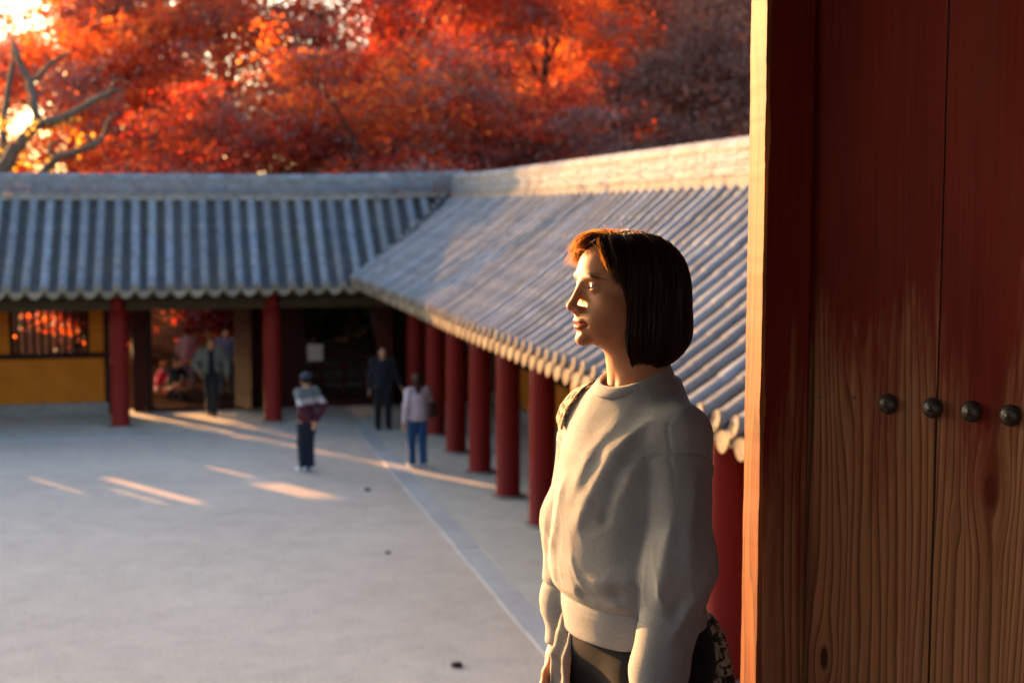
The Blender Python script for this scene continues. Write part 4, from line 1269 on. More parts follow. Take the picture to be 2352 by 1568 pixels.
# ---- sweatshirt
def sweater_core(P, off=0.0):
    z = P[:, 2] - W_H
    zs = [-.70, -.66, -.635, -.615, -.59, -.55, -.48, -.40, -.32, -.27, -.225, -.19, -.165]
    rx = np.interp(z, zs, [.116, .120, .121, .120, .134, .140, .134, .128, .118, .106, .092, .082, .072])
    ry = np.interp(z, zs, [.166, .170, .171, .171, .182, .186, .178, .172, .164, .150, .120, .092, .075])
    cx = np.interp(z, zs, [.000, .000, .002, .002, .008, .012, .014, .014, .008, .002, -.006, -.012, -.016])
    q = np.sqrt(((P[:, 0] - cx) / rx) ** 2.0 + (np.abs(P[:, 1]) / ry) ** 2.0 + 1e-9)
    d = (q - 1) * np.minimum(rx, ry) * .92
    d = smax(d, -(z + .690), .010); d = smax(d, z + .172, .012)
    return d
def sleeve(P, side):
    a = [np.array(p) for p in pts_arm(side)]
    s0 = a[0] + np.array([-.004, -side * .006, .004]); wr = a[2] + (a[2] - a[1]) * .02
    fore = a[1] + (wr - a[1]) * (.72 if side > 0 else .64)
    cuff0 = a[1] + (wr - a[1]) * (.80 if side > 0 else .70)
    r = (.064, .058, .054) if side > 0 else (.062, .058, .052)
    d = chain(P, [tuple(s0), tuple(a[1]), tuple(fore)], r, .05)
    d = smin(d, cap(P, tuple(fore), tuple(cuff0), r[2] - .003, r[2] - .008), .02)
    c = cap(P, tuple(cuff0), tuple(wr), .036, .034)
    ax = (wr - a[1]) / np.linalg.norm(wr - a[1])
    c = smax(c, ((P - wr.astype(f32)) @ ax.astype(f32)), .006)
    return smin(d, c, .012)
FOLDS = [  # soft ridges standing proud: points (chest frame, z from eye height), width, amount
    ([(.075, .115, -.245), (.118, .070, -.31), (.140, .030, -.40), (.148, .0, -.47)], .020, .0085),
    ([(.055, .135, -.275), (.100, .105, -.345), (.126, .075, -.43)], .016, .0075),
    ([(.105, .06, -.235), (.132, .02, -.31), (.140, -.02, -.42)], .022, .0055),
    ([(.055, .165, -.485), (.100, .125, -.53), (.134, .06, -.572), (.146, -.02, -.592)], .020, .0120),
    ([(.075, .150, -.56), (.118, .095, -.60), (.130, .05, -.625)], .018, .0095),
    ([(.140, -.05, -.36), (.146, -.075, -.47), (.135, -.10, -.56)], .020, .006),
    ([(-.09, .125, -.50), (-.125, .075, -.57), (-.13, .0, -.60)], .026, .018),
    ([(.030, .215, -.33), (.066, .238, -.44), (.085, .240, -.53)], .016, .0060),
    ([(.085, .205, -.40), (.112, .212, -.50), (.135, .205, -.60)], .016, .0065),
    ([(.005, .235, -.45), (.060, .250, -.545), (.120, .225, -.655)], .016, .0075),
    ([(.000, .180, -.56), (.045, .215, -.62), (.105, .215, -.70)], .016, .0065),
    ([(.050, -.205, -.42), (.075, -.215, -.52)], .016, .006),
]
GROOVES = [
    ([(.090, .120, -.265), (.118, .088, -.36), (.130, .070, -.43)], .012, .005),
    ([(.080, .155, -.52), (.120, .095, -.565), (.144, .02, -.582)], .012, .006),
    ([(.040, .235, -.48), (.095, .225, -.58)], .012, .005),
]
def sweater(P):
    z = P[:, 2] - W_H
    d = sweater_core(P)
    kk = (.006 + .034 * np.clip((z + .325) / .08, 0, 1)).astype(f32)
    d = smin(d, sleeve(P, 1), kk); d = smin(d, sleeve(P, -1), kk)
    for pts, r, a in FOLDS:
        dd = chain(P, [(p[0], p[1], p[2] + W_H) for p in pts], [.001] * len(pts), .02)
        t_ = np.clip((z - pts[-1][2]) / .05, 0, 1) * np.clip((pts[0][2] - z) / .05 + .3, 0, 1)
        d = d - a * 1.15 * np.exp(-(np.maximum(dd, 0) / (r * .85)) ** 1.35) * t_
    for pts, r, a in GROOVES:
        dd = chain(P, [(p[0], p[1], p[2] + W_H) for p in pts], [.001] * len(pts), .02)
        d = d + a * np.exp(-(np.maximum(dd, 0) / r) ** 2)
    body = np.clip((z + .615) / .04, 0, 1)
    d = d + (vnoise(P, 16, 3) * .0028 + vnoise(P * v3(1, 1, .55), 40, 5) * .0008) * body
    # dropped shoulder seams
    S1 = np.abs(P[:, 1])
    sw_ = np.clip((z + .37) / .03, 0, 1) * np.clip((-.225 - z) / .03, 0, 1)
    seam = np.exp(-((S1 - .192 + (z + .30) * .35 + P[:, 0] * .3) / .0028) ** 2) * sw_
    d = d + .0016 * seam
    seam2 = np.exp(-((z + .325 - P[:, 0] * .35 - (S1 - .16) * .5) / .0032) ** 2) * np.clip((S1 - .125) / .02, 0, 1)
    d = d + .0030 * seam2 - .0022 * np.exp(-((z + .340 - P[:, 0] * .35 - (S1 - .16) * .5) / .012) ** 2) * np.clip((S1 - .125) / .02, 0, 1)
    # crisp creases where cloth bunches: waist, elbow, armpit
    rid = (1 - np.abs(vnoise(P * v3(1, 1, 1.5), 30, 12))) ** 5
    rid2 = (1 - np.abs(vnoise(P * v3(1.2, 1.2, .8), 42, 15))) ** 6
    bun = np.exp(-((z + .565) / .05) ** 2) + .8 * np.exp(-((z + .52) / .09) ** 2) * (S1 > .15) + .55
    d = d - (.0016 * rid + .0008 * rid2) * bun * body
    # hem seam
    d = d + .0035 * np.exp(-((z + .612) / .0035) ** 2) * (q_in(P) < 1.25)
    # neck opening
    nk = np.sqrt(((P[:, 0] - NKX) / .070) ** 2 + (P[:, 1] / .070) ** 2 + 1e-9)
    return smax(d, -np.maximum((nk - 1) * .070, -(z + .30)), .005)
NKX = .004
def q_in(P): return np.sqrt((P[:, 0] / .14) ** 2 + (P[:, 1] / .185) ** 2)
sV, sF = mesh_sdf(sweater, (-.22, -.34, W_H - .86), (.26, .34, W_H - .10), .0032)
# short fuzz standing off the fleece
gf = np.random.default_rng(9); pick = gf.integers(0, len(sF), 26000)
fc_ = sV[sF[pick]]; cen_ = fc_.mean(1); nf_ = np.cross(fc_[:, 2] - fc_[:, 0], fc_[:, 3] - fc_[:, 1]); nf_ /= np.linalg.norm(nf_, axis=1, keepdims=True) + 1e-12
dir_ = nf_ + gf.normal(0, .55, nf_.shape); dir_ /= np.linalg.norm(dir_, axis=1, keepdims=True)
tip_ = cen_ + dir_ * gf.uniform(.0012, .0034, (len(cen_), 1)); sd_ = np.cross(dir_, gf.normal(size=dir_.shape)); sd_ /= np.linalg.norm(sd_, axis=1, keepdims=True); sd_ *= .00013
fzV = np.stack([cen_ - sd_, cen_ + sd_, tip_ + sd_ * .3, tip_ - sd_ * .3], 1).reshape(-1, 3)
sV, sF = join([(sV, sF), (fzV, np.arange(len(fzV)).reshape(-1, 4))])
swt = link("sweatshirt", np_mesh("sweatshirt", sV, sF, MAT['sweater']), woman)
# ribbed collar: a band set on the neck opening
cv, nt_, nu_ = [], 96, 10
for i in range(nt_):
    t_ = 2 * math.pi * i / nt_
    x, y = NKX + .0715 * math.cos(t_), .0715 * math.sin(t_)
    zc_ = W_H - .176 - .024 * math.cos(t_)
    out = Vector((math.cos(t_), math.sin(t_), 0)); tilt = .95 if math.cos(t_) > 0 else .95 - .25 * math.cos(t_)
    up_ = Vector((-math.cos(t_) * .62, -math.sin(t_) * .62, tilt)).normalized(); nrm_ = up_.cross(Vector((-math.sin(t_), math.cos(t_), 0))).normalized()
    rib = .0006 * math.sin(t_ * 48)
    for k_ in range(nu_):
        a_ = 2 * math.pi * k_ / nu_
        p_ = Vector((x, y, zc_)) + up_ * (.0130 * math.cos(a_)) + nrm_ * ((.0048 + rib) * math.sin(a_)) - out * .001
        cv.append(p_[:])
cf = [(i * nu_ + k_, ((i + 1) % nt_) * nu_ + k_, ((i + 1) % nt_) * nu_ + (k_ + 1) % nu_, i * nu_ + (k_ + 1) % nu_) for i in range(nt_) for k_ in range(nu_)]
link("collar", mesh("collar", cv, cf, MAT['sweater'], True), swt)

# ---- trousers and shoes
def trousers(P):
    d = ell(P, (-.012, 0, W_H - .70), (.120, .180, .125))
    for s_ in (1, -1):
        d = smin(d, chain(P, [(.0, s_ * .088, W_H - .74), (.012, s_ * .09, .45), (-.01, s_ * .09, .10)], (.096, .082, .078), .03), .035)
    d = d + vnoise(P, 34, 8) * .0035
    return smax(d, P[:, 2] - (W_H - .645), .01)
tV, tF = mesh_sdf(trousers, (-.2, -.26, .02), (.2, .26, W_H - .6), .0075)
link("trousers", np_mesh("trousers", tV, tF, MAT['jeans']), woman)
MAT['shoe'] = cloth_mat("white_canvas_shoe", (.6, .58, .55), sheen=0)
for s_ in (1, -1):
    def shoe(P): return smax(smin(cap(P, (-.045, s_ * .085, .05), (.06, s_ * .095, .045), .045, .043), cap(P, (.06, s_ * .095, .04), (.15, s_ * .102, .035), .042, .034), .03), -(P[:, 2] - .002), .008)
    v, f = mesh_sdf(shoe, (-.12, s_ * .09 - .09, -.03), (.22, s_ * .09 + .09, .13), .006)
    link("shoe", np_mesh("shoe", v, f, MAT['shoe']), woman)

# ---- hair: a bob as a solid mass with loose strands laid over it
HZ = [-.16, -.135, -.125, -.09, -.06, -.03, 0.0, .034, .06, .084, .098, .112, .13]
HXF = [.030, .036, .036, .020, .013, .016, .026, .042, .050, .058, .064, .075, .09]
def hair_outer(Q):
    d = ell(Q, (-.020, 0, .018), (.110, .088, .0885))
    d = smin(d, ell(Q, (-.044, 0, -.045), (.094, .094, .10)), .03)
    d = smin(d, ell(Q, (-.046, 0, -.088), (.088, .090, .062)), .03)
    return d
def hair_sdf(Q):
    d = hair_outer(Q)
    ph = np.arctan2(Q[:, 1], Q[:, 0] + .03)
    d = d + (.0010 * np.sin(ph * 21 + 3 * np.sin(Q[:, 2] * 22)) + .0012 * np.sin(ph * 9 + 1.3)) * np.clip((.1 - Q[:, 2]) / .05, 0, 1)
    xf = np.interp(Q[:, 2], HZ, HXF) + np.where(Q[:, 1] < 0, .012 - .075 * np.clip((-.03 - Q[:, 2]) / .04, 0, 1), 0)
    d = smax(d, (Q[:, 0] - xf) * .8, .012)
    d = smax(d, -ell(Q, (.030, 0, -.135), (.095, .066, .085)), .012)
    # open nape: nothing below the hem, which dips to the back
    zb_ = -.130 - .020 * np.clip((.03 - Q[:, 0]) / .08, 0, 1) + .050 * np.clip((-.055 - Q[:, 0]) / .085, 0, 1) ** 1.5
    return smax(d, zb_ - Q[:, 2], .014)
hV, hF = mesh_sdf(lambda P: hair_sdf(P), (-.17, -.12, -.17), (.12, .12, .14), .0022)

def grad(fn, P, e=.001):
    return np.stack([(fn(P + v3(*(e if i == j else 0 for j in range(3)))) - fn(P - v3(*(e if i == j else 0 for j in range(3))))) / (2 * e) for i in range(3)], 1)
def ribbons(paths, width, seed):
    """flat tapering ribbons along paths (n, m, 3)"""
    g = np.random.default_rng(seed); n, m, _ = paths.shape
    t = np.gradient(paths, axis=1); t /= np.linalg.norm(t, axis=2, keepdims=True) + 1e-9
    side = np.cross(t, g.normal(size=(n, 1, 3))); side /= np.linalg.norm(side, axis=2, keepdims=True) + 1e-9
    w = width * g.uniform(.6, 1.2, (n, 1, 1)) * (1 - np.linspace(0, 1, m) ** 3 * .8)[None, :, None]
    Vv = np.stack([paths - side * w, paths + side * w], 2).reshape(-1, 3)
    i = np.arange(n * m).reshape(n, m)
    a, b = i[:, :-1].ravel() * 2, i[:, 1:].ravel() * 2
    return Vv, np.stack([a, a + 1, b + 1, b], 1)
def comb(roots, vel, steps, step, off, seed, stop=True):
    g = np.random.default_rng(seed)
    P = roots.astype(f32); out = [P.copy()]; v = vel.astype(f32)
    offs = off * g.uniform(.1, 1.0, len(P)).astype(f32)
    ends = g.normal(0, .006, len(P)).astype(f32); wav = g.uniform(0, 6.28, len(P)); amp_ = g.uniform(0, .0022, len(P))
    for i in range(steps):
        v = v * .80 + np.array([0, 0, -1], f32) * .22
        n = grad(hair_outer, P); n /= np.linalg.norm(n, axis=1, keepdims=True) + 1e-9
        tng = v - n * (v * n).sum(1, keepdims=True); tng /= np.linalg.norm(tng, axis=1, keepdims=True) + 1e-9
        P2 = P + tng * step
        d = hair_outer(P2); n = grad(hair_outer, P2); n /= np.linalg.norm(n, axis=1, keepdims=True) + 1e-9
        P2 = P2 + n * (offs + amp_ * np.sin(wav + i * .35) - d)[:, None]
        # lie behind the hairline
        xf = np.interp(P2[:, 2], HZ, HXF) + np.where(P2[:, 1] < 0, .012 - .075 * np.clip((-.03 - P2[:, 2]) / .04, 0, 1), 0) + .006
        P2[:, 0] = np.where(P2[:, 2] < .085, np.minimum(P2[:, 0], np.maximum(xf, P2[:, 0] - .012)), P2[:, 0])
        zb_ = -.140 - .02 * np.clip((.03 - P2[:, 0]) / .08, 0, 1) + .050 * np.clip((-.055 - P2[:, 0]) / .085, 0, 1) ** 1.5
        P2 = np.where((P2[:, 2] < zb_ + ends)[:, None], P, P2)
        P = P2.astype(f32); out.append(P.copy()); v = tng
    return np.stack(out, 1)
g = np.random.default_rng(77)
n1 = 2600
px_ = g.uniform(-.085, .068, n1); zt = .018 + .0885 * np.sqrt(np.clip(1 - ((px_ + .02) / .110) ** 2, 0, 1))
sd = np.where(g.random(n1) < .62, 1.0, -1.0)
roots = np.stack([px_, sd * g.uniform(.0, .012, n1) + .012, zt], 1)
vel = np.stack([g.normal(0, .25, n1) - .25, sd * 1.2, g.normal(0, .1, n1)], 1)
A = comb(roots, vel, 34, .0088, .005, 1)
# crown whorl towards the back
n2 = 900
aa = g.uniform(-2.2, 2.2, n2); roots2 = np.stack([-.085 - .01 * np.cos(aa), .02 * np.sin(aa) + .01, np.full(n2, .085)], 1)
B = comb(roots2, np.stack([-np.cos(aa), np.sin(aa), np.full(n2, -.2)], 1), 34, .0085, .005, 2)
# fringe thrown forward and over to the far side
def bez(a, b, c, d, n, jit, seed, m=14):
    gg = np.random.default_rng(seed); t = np.linspace(0, 1, m)[None, :, None]
    j = lambda p: np.array(p)[None, None, :] + gg.normal(size=(n, 1, 3)) * np.array(jit)[None, None, :]
    a, b, c, d = j(a), j(b), j(c), j(d)
    return (1 - t) ** 3 * a + 3 * (1 - t) ** 2 * t * b + 3 * (1 - t) * t * t * c + t ** 3 * d
C1 = bez((.044, .004, .096), (.070, .0, .108), (.086, -.014, .098), (.085, -.034, .068), 240, (.010, .010, .004), 5)
C2 = bez((.026, .0, .100), (.060, -.02, .112), (.078, -.048, .088), (.062, -.070, .040), 300, (.012, .012, .004), 6)
# lock falling on the near temple
C3 = bez((.050, .012, .093), (.066, .026, .092), (.069, .050, .068), (.053, .064, .032), 190, (.006, .005, .004), 7)
C4 = bez((.036, .014, .097), (.050, .045, .095), (.048, .066, .060), (.040, .074, .012), 240, (.008, .006, .005), 8)
# flyaways
fl = []
for i in range(46):
    x = g.uniform(-.06, .075); y = g.uniform(-.05, .05); z = .018 + .0885 * math.sqrt(max(0, 1 - ((x + .02) / .110) ** 2 - (y / .088) ** 2))
    o = np.array([x, y, z]); e = o + np.array([g.normal(.012, .018), g.normal(-.006, .015), abs(g.normal(.012, .010))])
    mid = (o + e) / 2 + np.array([g.normal(0, .006), g.normal(0, .006), .006])
    t = np.linspace(0, 1, 14)[:, None]; fl.append((1 - t) ** 2 * o + 2 * t * (1 - t) * mid + t * t * e)
FLY = np.array(fl)
dark = [ribbons(A, .0009, 1), ribbons(B, .0009, 2), ribbons(C4, .0008, 6)]
strands = [ribbons(C1, .0007, 3), ribbons(C2, .0007, 4), ribbons(C3, .0008, 5), ribbons(FLY, .00028, 7)]
#, ribbons(B, .0009, 2), ribbons(C1, .0007, 3), ribbons(C2, .0007, 4), ribbons(C3, .0008, 5), ribbons(C4, .0008, 6), ribbons(FLY, .00028, 7)]
V, F = join([(hV, hF)] + dark + strands)
nf = len(hF) + sum(len(x[1]) for x in dark)
hm = np_mesh("hair", from_head(V.astype(f32)), F, MAT['hair']); hm.materials.append(MAT['strand'])
mi = np.ones(len(hm.polygons), np.int32); mi[:nf] = 0
hm.polygons.foreach_set("material_index", mi)
link("hair", hm, woman)

# ---- patterned cloth shoulder bag, strap over the far shoulder, pouch behind the hip
def lace_mat():
    m, t, p = nodes_of("leopard_print_cloth")
    v = coords(t)
    n = noise(t, v, 75, 3, .6, .6)
    c = ramp(t, n, [(.46, (.012, .010, .010)), (.50, (.30, .21, .15)), (.62, (.42, .31, .23))]).outputs[0]
    t.links.new(c, p.inputs["Base Color"]); p.inputs["Roughness"].default_value = .85
    bump(t, p, noise(t, v, 400, 2), .3, .002)
    return m
MAT['lace'] = lace_mat()
bag = tag(empty("shoulder_bag", (W_ORG[0], W_ORG[1], FL), woman.rotation_euler.z), "black and beige print cloth bag hanging behind the woman's hip", "bag")
def pouch(P):
    d = ell(P, (-.150, .045, W_H - .85), (.045, .085, .19))
    d = smin(d, cap(P, (-.128, -.01, W_H - .62), (-.135, .02, W_H - .72), .015, .035), .05)
    return d + vnoise(P, 40, 2) * .005
v, f = mesh_sdf(pouch, (-.28, -.1, W_H - 1.0), (-.05, .24, W_H - .55), .006)
link("pouch", np_mesh("pouch", v, f, MAT['lace']), bag)
def sweater_off(P): return sweater(P)
sp_ = np.array([(.072, -.140, -.280), (.076, -.134, -.262), (.062, -.124, -.235), (.020, -.112, -.212), (-.030, -.108, -.212), (-.075, -.100, -.25), (-.125, -.06, -.36), (-.140, -.03, -.50), (-.140, -.01, -.63)], f32) + v3(0, 0, W_H)
# fit the strap to the sweatshirt
tt = np.linspace(0, len(sp_) - 1, 48)
cl = np.stack([np.interp(tt, np.arange(len(sp_)), sp_[:, i]) for i in range(3)], 1)
for _ in range(2):
    k_ = np.array([.25, .5, .25]); cl[1:-1] = np.stack([np.convolve(cl[:, i], k_, 'valid') for i in range(3)], 1)
tg = np.gradient(cl, axis=0); tg /= np.linalg.norm(tg, axis=1, keepdims=True)
nn = grad(sweater_core, cl.astype(f32)); nn /= np.linalg.norm(nn, axis=1, keepdims=True)
bb = np.cross(tg, nn); bb /= np.linalg.norm(bb, axis=1, keepdims=True)
rows = []
for o_ in np.linspace(-1, 1, 7):
    q_ = (cl + bb * .021 * o_).astype(f32)
    for _ in range(4):
        d_ = sweater(q_); n_ = grad(sweater, q_, .002); n_ /= np.linalg.norm(n_, axis=1, keepdims=True) + 1e-9
        q_ = q_ - n_ * np.clip(d_ - .004, -.02, .02)[:, None]
    rows.append(q_)
rows = np.stack(rows, 1); i_ = np.arange(48 * 7).reshape(48, 7)
F_ = np.stack([i_[:-1, :-1], i_[:-1, 1:], i_[1:, 1:], i_[1:, :-1]], -1).reshape(-1, 4)
so = link("strap", np_mesh("strap", rows.reshape(-1, 3), F_, MAT['lace']), bag)
sm_ = so.modifiers.new("thickness", 'SOLIDIFY'); sm_.thickness = .004; sm_.offset = 1

# ---- crumpled light grey scarf end hanging in front of the far hip
def scarf(P):
    d = None
    for i in range(5):
        y0 = -.118 + .011 * i; w = .004 + .002 * ((i * 7) % 3); ph = i * 1.7
        e = chain(P, [(.085 + .004 * math.sin(ph), y0, W_H - .66), (.104 + .006 * math.sin(ph + 1), y0 - .004 + .005 * math.cos(ph), W_H - .74), (.108 + .008 * math.sin(ph + 2), y0 + .004, W_H - .82), (.112, y0 + .010 * math.sin(ph), W_H - .98)], (w, w * 1.4, w * 1.2, w * 1.5), .01)
        d = e if d is None else smin(d, e, .006)
    return d + vnoise(P, 110, 4) * .002
v, f = mesh_sdf(scarf, (.04, -.16, W_H - 1.02), (.18, .0, W_H - .62), .003)
link("scarf_end", np_mesh("scarf_end", v, f, cloth_mat("grey_linen", (.30, .28, .27), sheen=.1)), woman)

# ---------------------------------------------------------------- people in the courtyard and beyond the gate
def figure(label, xy, az, H, top, legs, hair, pose=None, long_hair=0.0, cap_c=None, bands=None, jacket=None, shoe=(.03, .03, .035), head_turn=0.0, group="visitors in the temple yard", z=0.0, wide=1.0, crouch=False, h=.011):
    F_, L_ = frame_of(az)
    root = tag(empty("person", (xy[0], xy[1], z), math.atan2(F_[1], F_[0])), label, "person", group)
    k = H / 1.70
    J = dict(hip=.90, sh=1.40, neck=1.46, head=1.585,
             el=[(-.02, .25, 1.12), (-.02, -.25, 1.12)], wr=[(.05, .25, .86), (.05, -.25, .86)],
             kn=[(.03, .10, .49), (.03, -.10, .49)], an=[(0, .11, .08), (0, -.11, .08)], lean=0.0, pel=(0, 0, .93))
    J.update(pose or {})
    p = lambda q: tuple(np.array(q, float) * k)
    pel = np.array(J['pel'], float)
    def up(q):                                             # chest and head ride on the pelvis, leaning forward
        q = np.array(q, float); hgt = q[2] - .93
        return (q + np.array([J['lean'] * max(hgt, 0), 0, 0]) + (pel - np.array([0, 0, .93]))) * k
    shs = [up((0, s_ * .175 * wide, J['sh'])) for s_ in (1, -1)]
    els = [up(q) if not crouch else np.array(q) * k for q in J['el']]; wrs = [up(q) if not crouch else np.array(q) * k for q in J['wr']]
    hips = [(pel + np.array([0, s_ * .095, -.03])) * k for s_ in (1, -1)]
    hd = up((.02, 0, J['head'])); nk = up((-.005, 0, J['neck'])); ch = up((.0, 0, 1.24)); wa = up((0, 0, 1.05)); pl_ = pel * k
    def torso(P, o=0.0):
        d = ell(P, ch, (.115 * k + o, .175 * k * wide + o, .21 * k))
        d = smin(d, ell(P, wa, (.105 * k + o, .145 * k * wide + o, .19 * k)), .06)
        for s_ in shs: d = smin(d, cap(P, tuple(nk + np.array([-.01, 0, -.03]) * k), tuple(s_ + np.array([0, 0, -.01])), .045 * k + o * .5, .06 * k + o), .05)
        return d
    def arms(P, o=0.0, end=1.0):
        d = None
        for a, b, c in zip(shs, els, wrs):
            c = b + (c - b) * end
            e = chain(P, [tuple(a), tuple(b), tuple(c)], (.052 * k + o, .042 * k + o, .030 * k + o), .03)
            d = e if d is None else np.minimum(d, e)
        return d
    def legsd(P, o=0.0):
        d = ell(P, pl_ + np.array([0, 0, .0]), (.115 * k + o, .165 * k + o, .12 * k + o))
        for a, b, c in zip(hips, J['kn'], J['an']):
            d = smin(d, chain(P, [tuple(a), p(b), p(c)], (.088 * k + o, .058 * k + o * 1.3, .042 * k + o * 1.6), .03), .04)
        return d
    def head(P):
        Q = rotz(P - hd.astype(f32), head_turn) / k
        d = ell(Q, (-.005, 0, .02), (.095, .076, .105))
        d = smin(d, ell(Q, (.03, 0, -.06), (.055, .05, .06)), .04)
        d = smin(d, cap(Q, (.085, 0, 0), (.105, 0, -.035), .010, .012), .012)
        S = np.stack([Q[:, 0], np.abs(Q[:, 1]), Q[:, 2]], 1)
        d = smin(d, ell(S, (-.005, .078, -.012), (.016, .010, .03)), .008)
        d = smax(d, -ell(S, (.096, .032, .008), (.014, .018, .010)), .01)
        d = smin(d, ell(Q, (.082, 0, -.068), (.012, .022, .010)), .008)
        return d * k
    def fing(P):
        d = None
        for i, (a, b) in enumerate(zip(els, wrs)):
            dn = (b - a) / np.linalg.norm(b - a); fw = np.array([1, 0, 0.]); fw = fw - dn * (fw @ dn); fw /= np.linalg.norm(fw); ou = np.cross(dn, fw)
            for f0 in (-.026, -.009, .009, .026):
                e = chain(P, [tuple(b + dn * .03 * k + fw * f0 * .6 * k), tuple(b + dn * .09 * k + fw * f0 * k), tuple(b + dn * .165 * k + fw * f0 * k + ou * .01)], (.017 * k, .013 * k, .008 * k), .01)
                d = e if d is None else smin(d, e, .008)
            d = smin(d, cap(P, tuple(b + dn * .03 * k + fw * .02 * k), tuple(b + dn * .09 * k + fw * .055 * k), .014 * k, .010 * k), .012)
        return d
    def body(P):
        d = smin(head(P), cap(P, tuple(hd + np.array([-.02, 0, -.05]) * k), tuple(nk), .05 * k, .055 * k), .03)
        d = smin(d, torso(P, -.012), .03); d = smin(d, arms(P, -.008), .02); d = smin(d, legsd(P, -.012), .03)
        d = smin(d, fing(P), .012)
        for c in J['an']: d = smin(d, cap(P, p((c[0] - .02, c[1], c[2] - .03)), p((c[0] + .14, c[1] * 1.05, c[2] - .045)), .035 * k, .028 * k), .02)
        return d
    ex = 1.0 * k if crouch else .62 * k
    lo_, hi_ = (-ex, -ex, -.03), (ex, ex, 1.85 * k)
    v, f = mesh_sdf(body, lo_, hi_, h); link("body", np_mesh("body", v, f, MAT['skin']), root)
    hem = (pl_[2] - .05 * k) if not crouch else pl_[2] - .05
    def shirt(P):
        d = smin(torso(P, .018), arms(P, .016, .93), .025)
        if not crouch: d = smin(d, ell(P, pl_ + np.array([0, 0, .06 * k]), (.142 * k, .194 * k, .20 * k)), .04); d = smax(d, (hem - .04 * k) - P[:, 2], .01)
        d = d + vnoise(P, 24, 3) * .006
        nkc = np.sqrt((P[:, 0] - nk[0] - .005) ** 2 + (P[:, 1] - nk[1]) ** 2) - .062 * k
        return smax(d, -np.maximum(nkc, (nk[2] - .05 * k) - P[:, 2]), .01)
    v, f = mesh_sdf(shirt, lo_, hi_, h)
    me = np_mesh("shirt", v, f, top)
    link("shirt", me, root)
    if bands: bands(me, v, f, k)
    v, f = mesh_sdf(lambda P: smax(legsd(P, .016) + vnoise(P, 22, 6) * .005, P[:, 2] - (hem + .0), .01), lo_, hi_, h); link("trousers", np_mesh("trousers", v, f, legs), root)
    shm = cloth_mat("shoe", shoe, sheen=0)
    for c in J['an']:
        fn = lambda P, c=c: smax(smin(cap(P, p((c[0] - .03, c[1], c[2] - .02)), p((c[0] + .06, c[1], c[2] - .03)), .052 * k, .046 * k), cap(P, p((c[0] + .06, c[1], c[2] - .04)), p((c[0] + .17, c[1] * 1.06, c[2] - .045)), .044 * k, .036 * k), .03), -(P[:, 2] - (c[2] - .078) * k), .01)
        v, f = mesh_sdf(fn, np.array(p(c)) - .3, np.array(p(c)) + .3, h); link("shoe", np_mesh("shoe", v, f, shm), root)
    def hr(P):
        Q = rotz(P - hd.astype(f32), head_turn) / k
        d = ell(Q, (-.018, 0, .032), (.100, .087, .106))
        if long_hair: d = smin(d, cap(Q, (-.05, 0, .0), (-.085, 0, -long_hair), .085, .05), .05)
        cut = ell(Q, (.095, 0, -.045), (.075, .12, .105))
        d = smax(d, -cut, .015)
        if not long_hair: d = smax(d, -.075 - Q[:, 2], .02)
        return (d + .004 * np.sin(np.arctan2(Q[:, 1], Q[:, 0]) * 24)) * k
    v, f = mesh_sdf(hr, hd - .45, hd + .3, h * .8); link("hair", np_mesh("hair", v, f, hair), root)
    if cap_c is not None:
        def hat(P):
            Q = rotz(P - hd.astype(f32), head_turn) / k
            d = smax(ell(Q, (-.010, 0, .035), (.108, .094, .108)), .045 - Q[:, 2], .012)
            return smin(d, smax(ell(Q, (.10, 0, .048), (.085, .075, .012)), -.2 - Q[:, 0], .01), .01) * k
        v, f = mesh_sdf(hat, hd - .3, hd + .3, h * .8); link("cap", np_mesh("cap", v, f, cap_c), root)
    if jacket is not None:
        def jk(P):
            d = smin(torso(P, .036), arms(P, .032, .95), .03)
            d = smin(d, ell(P, pl_ + np.array([0, 0, .06 * k]), (.145 * k, .195 * k, .17 * k)), .04)
            d = smax(d, (hem - .05 * k) - P[:, 2], .01)
            gap = np.abs(P[:, 1]) - (.055 + .03 * np.clip((1.3 * k - P[:, 2]) / .5, 0, 1))
            d = smax(d, -np.maximum(gap, -(P[:, 0] - .02)), .012)
            nkc = np.sqrt((P[:, 0] - nk[0] - .005) ** 2 + (P[:, 1] - nk[1]) ** 2) - .075 * k
            d = smax(d, -np.maximum(nkc, (nk[2] - .07 * k) - P[:, 2]), .01)
            return d + vnoise(P, 20, 9) * .008
        v, f = mesh_sdf(jk, lo_, hi_, h); link("jacket", np_mesh("jacket", v, f, jacket), root)
    return root

hair_bl = cloth_mat("black_hair", (.012, .009, .008), .5, 300, 0)
hair_br = cloth_mat("brown_hair", (.035, .014, .010), .5, 300, 0)
CM = lambda n, c: cloth_mat(n, c, fine=200)
def g2(px, py, z=0.0): q = on_ground(px, py, z); return (q.x, q.y)
TO_CAM = R(180)
# man in black standing by the corner, facing the camera
figure("man in black sweater and black trousers standing before the corner pillars", g2(880, 986), R(172), 1.72, CM("black_knit", (.010, .012, .018)), CM("black_cotton", (.008, .009, .013)), hair_bl,
       dict(el=[(-.03, .27, 1.13), (-.03, -.25, 1.12)], wr=[(.0, .36, .90), (.06, -.27, .86)]), wide=1.12)
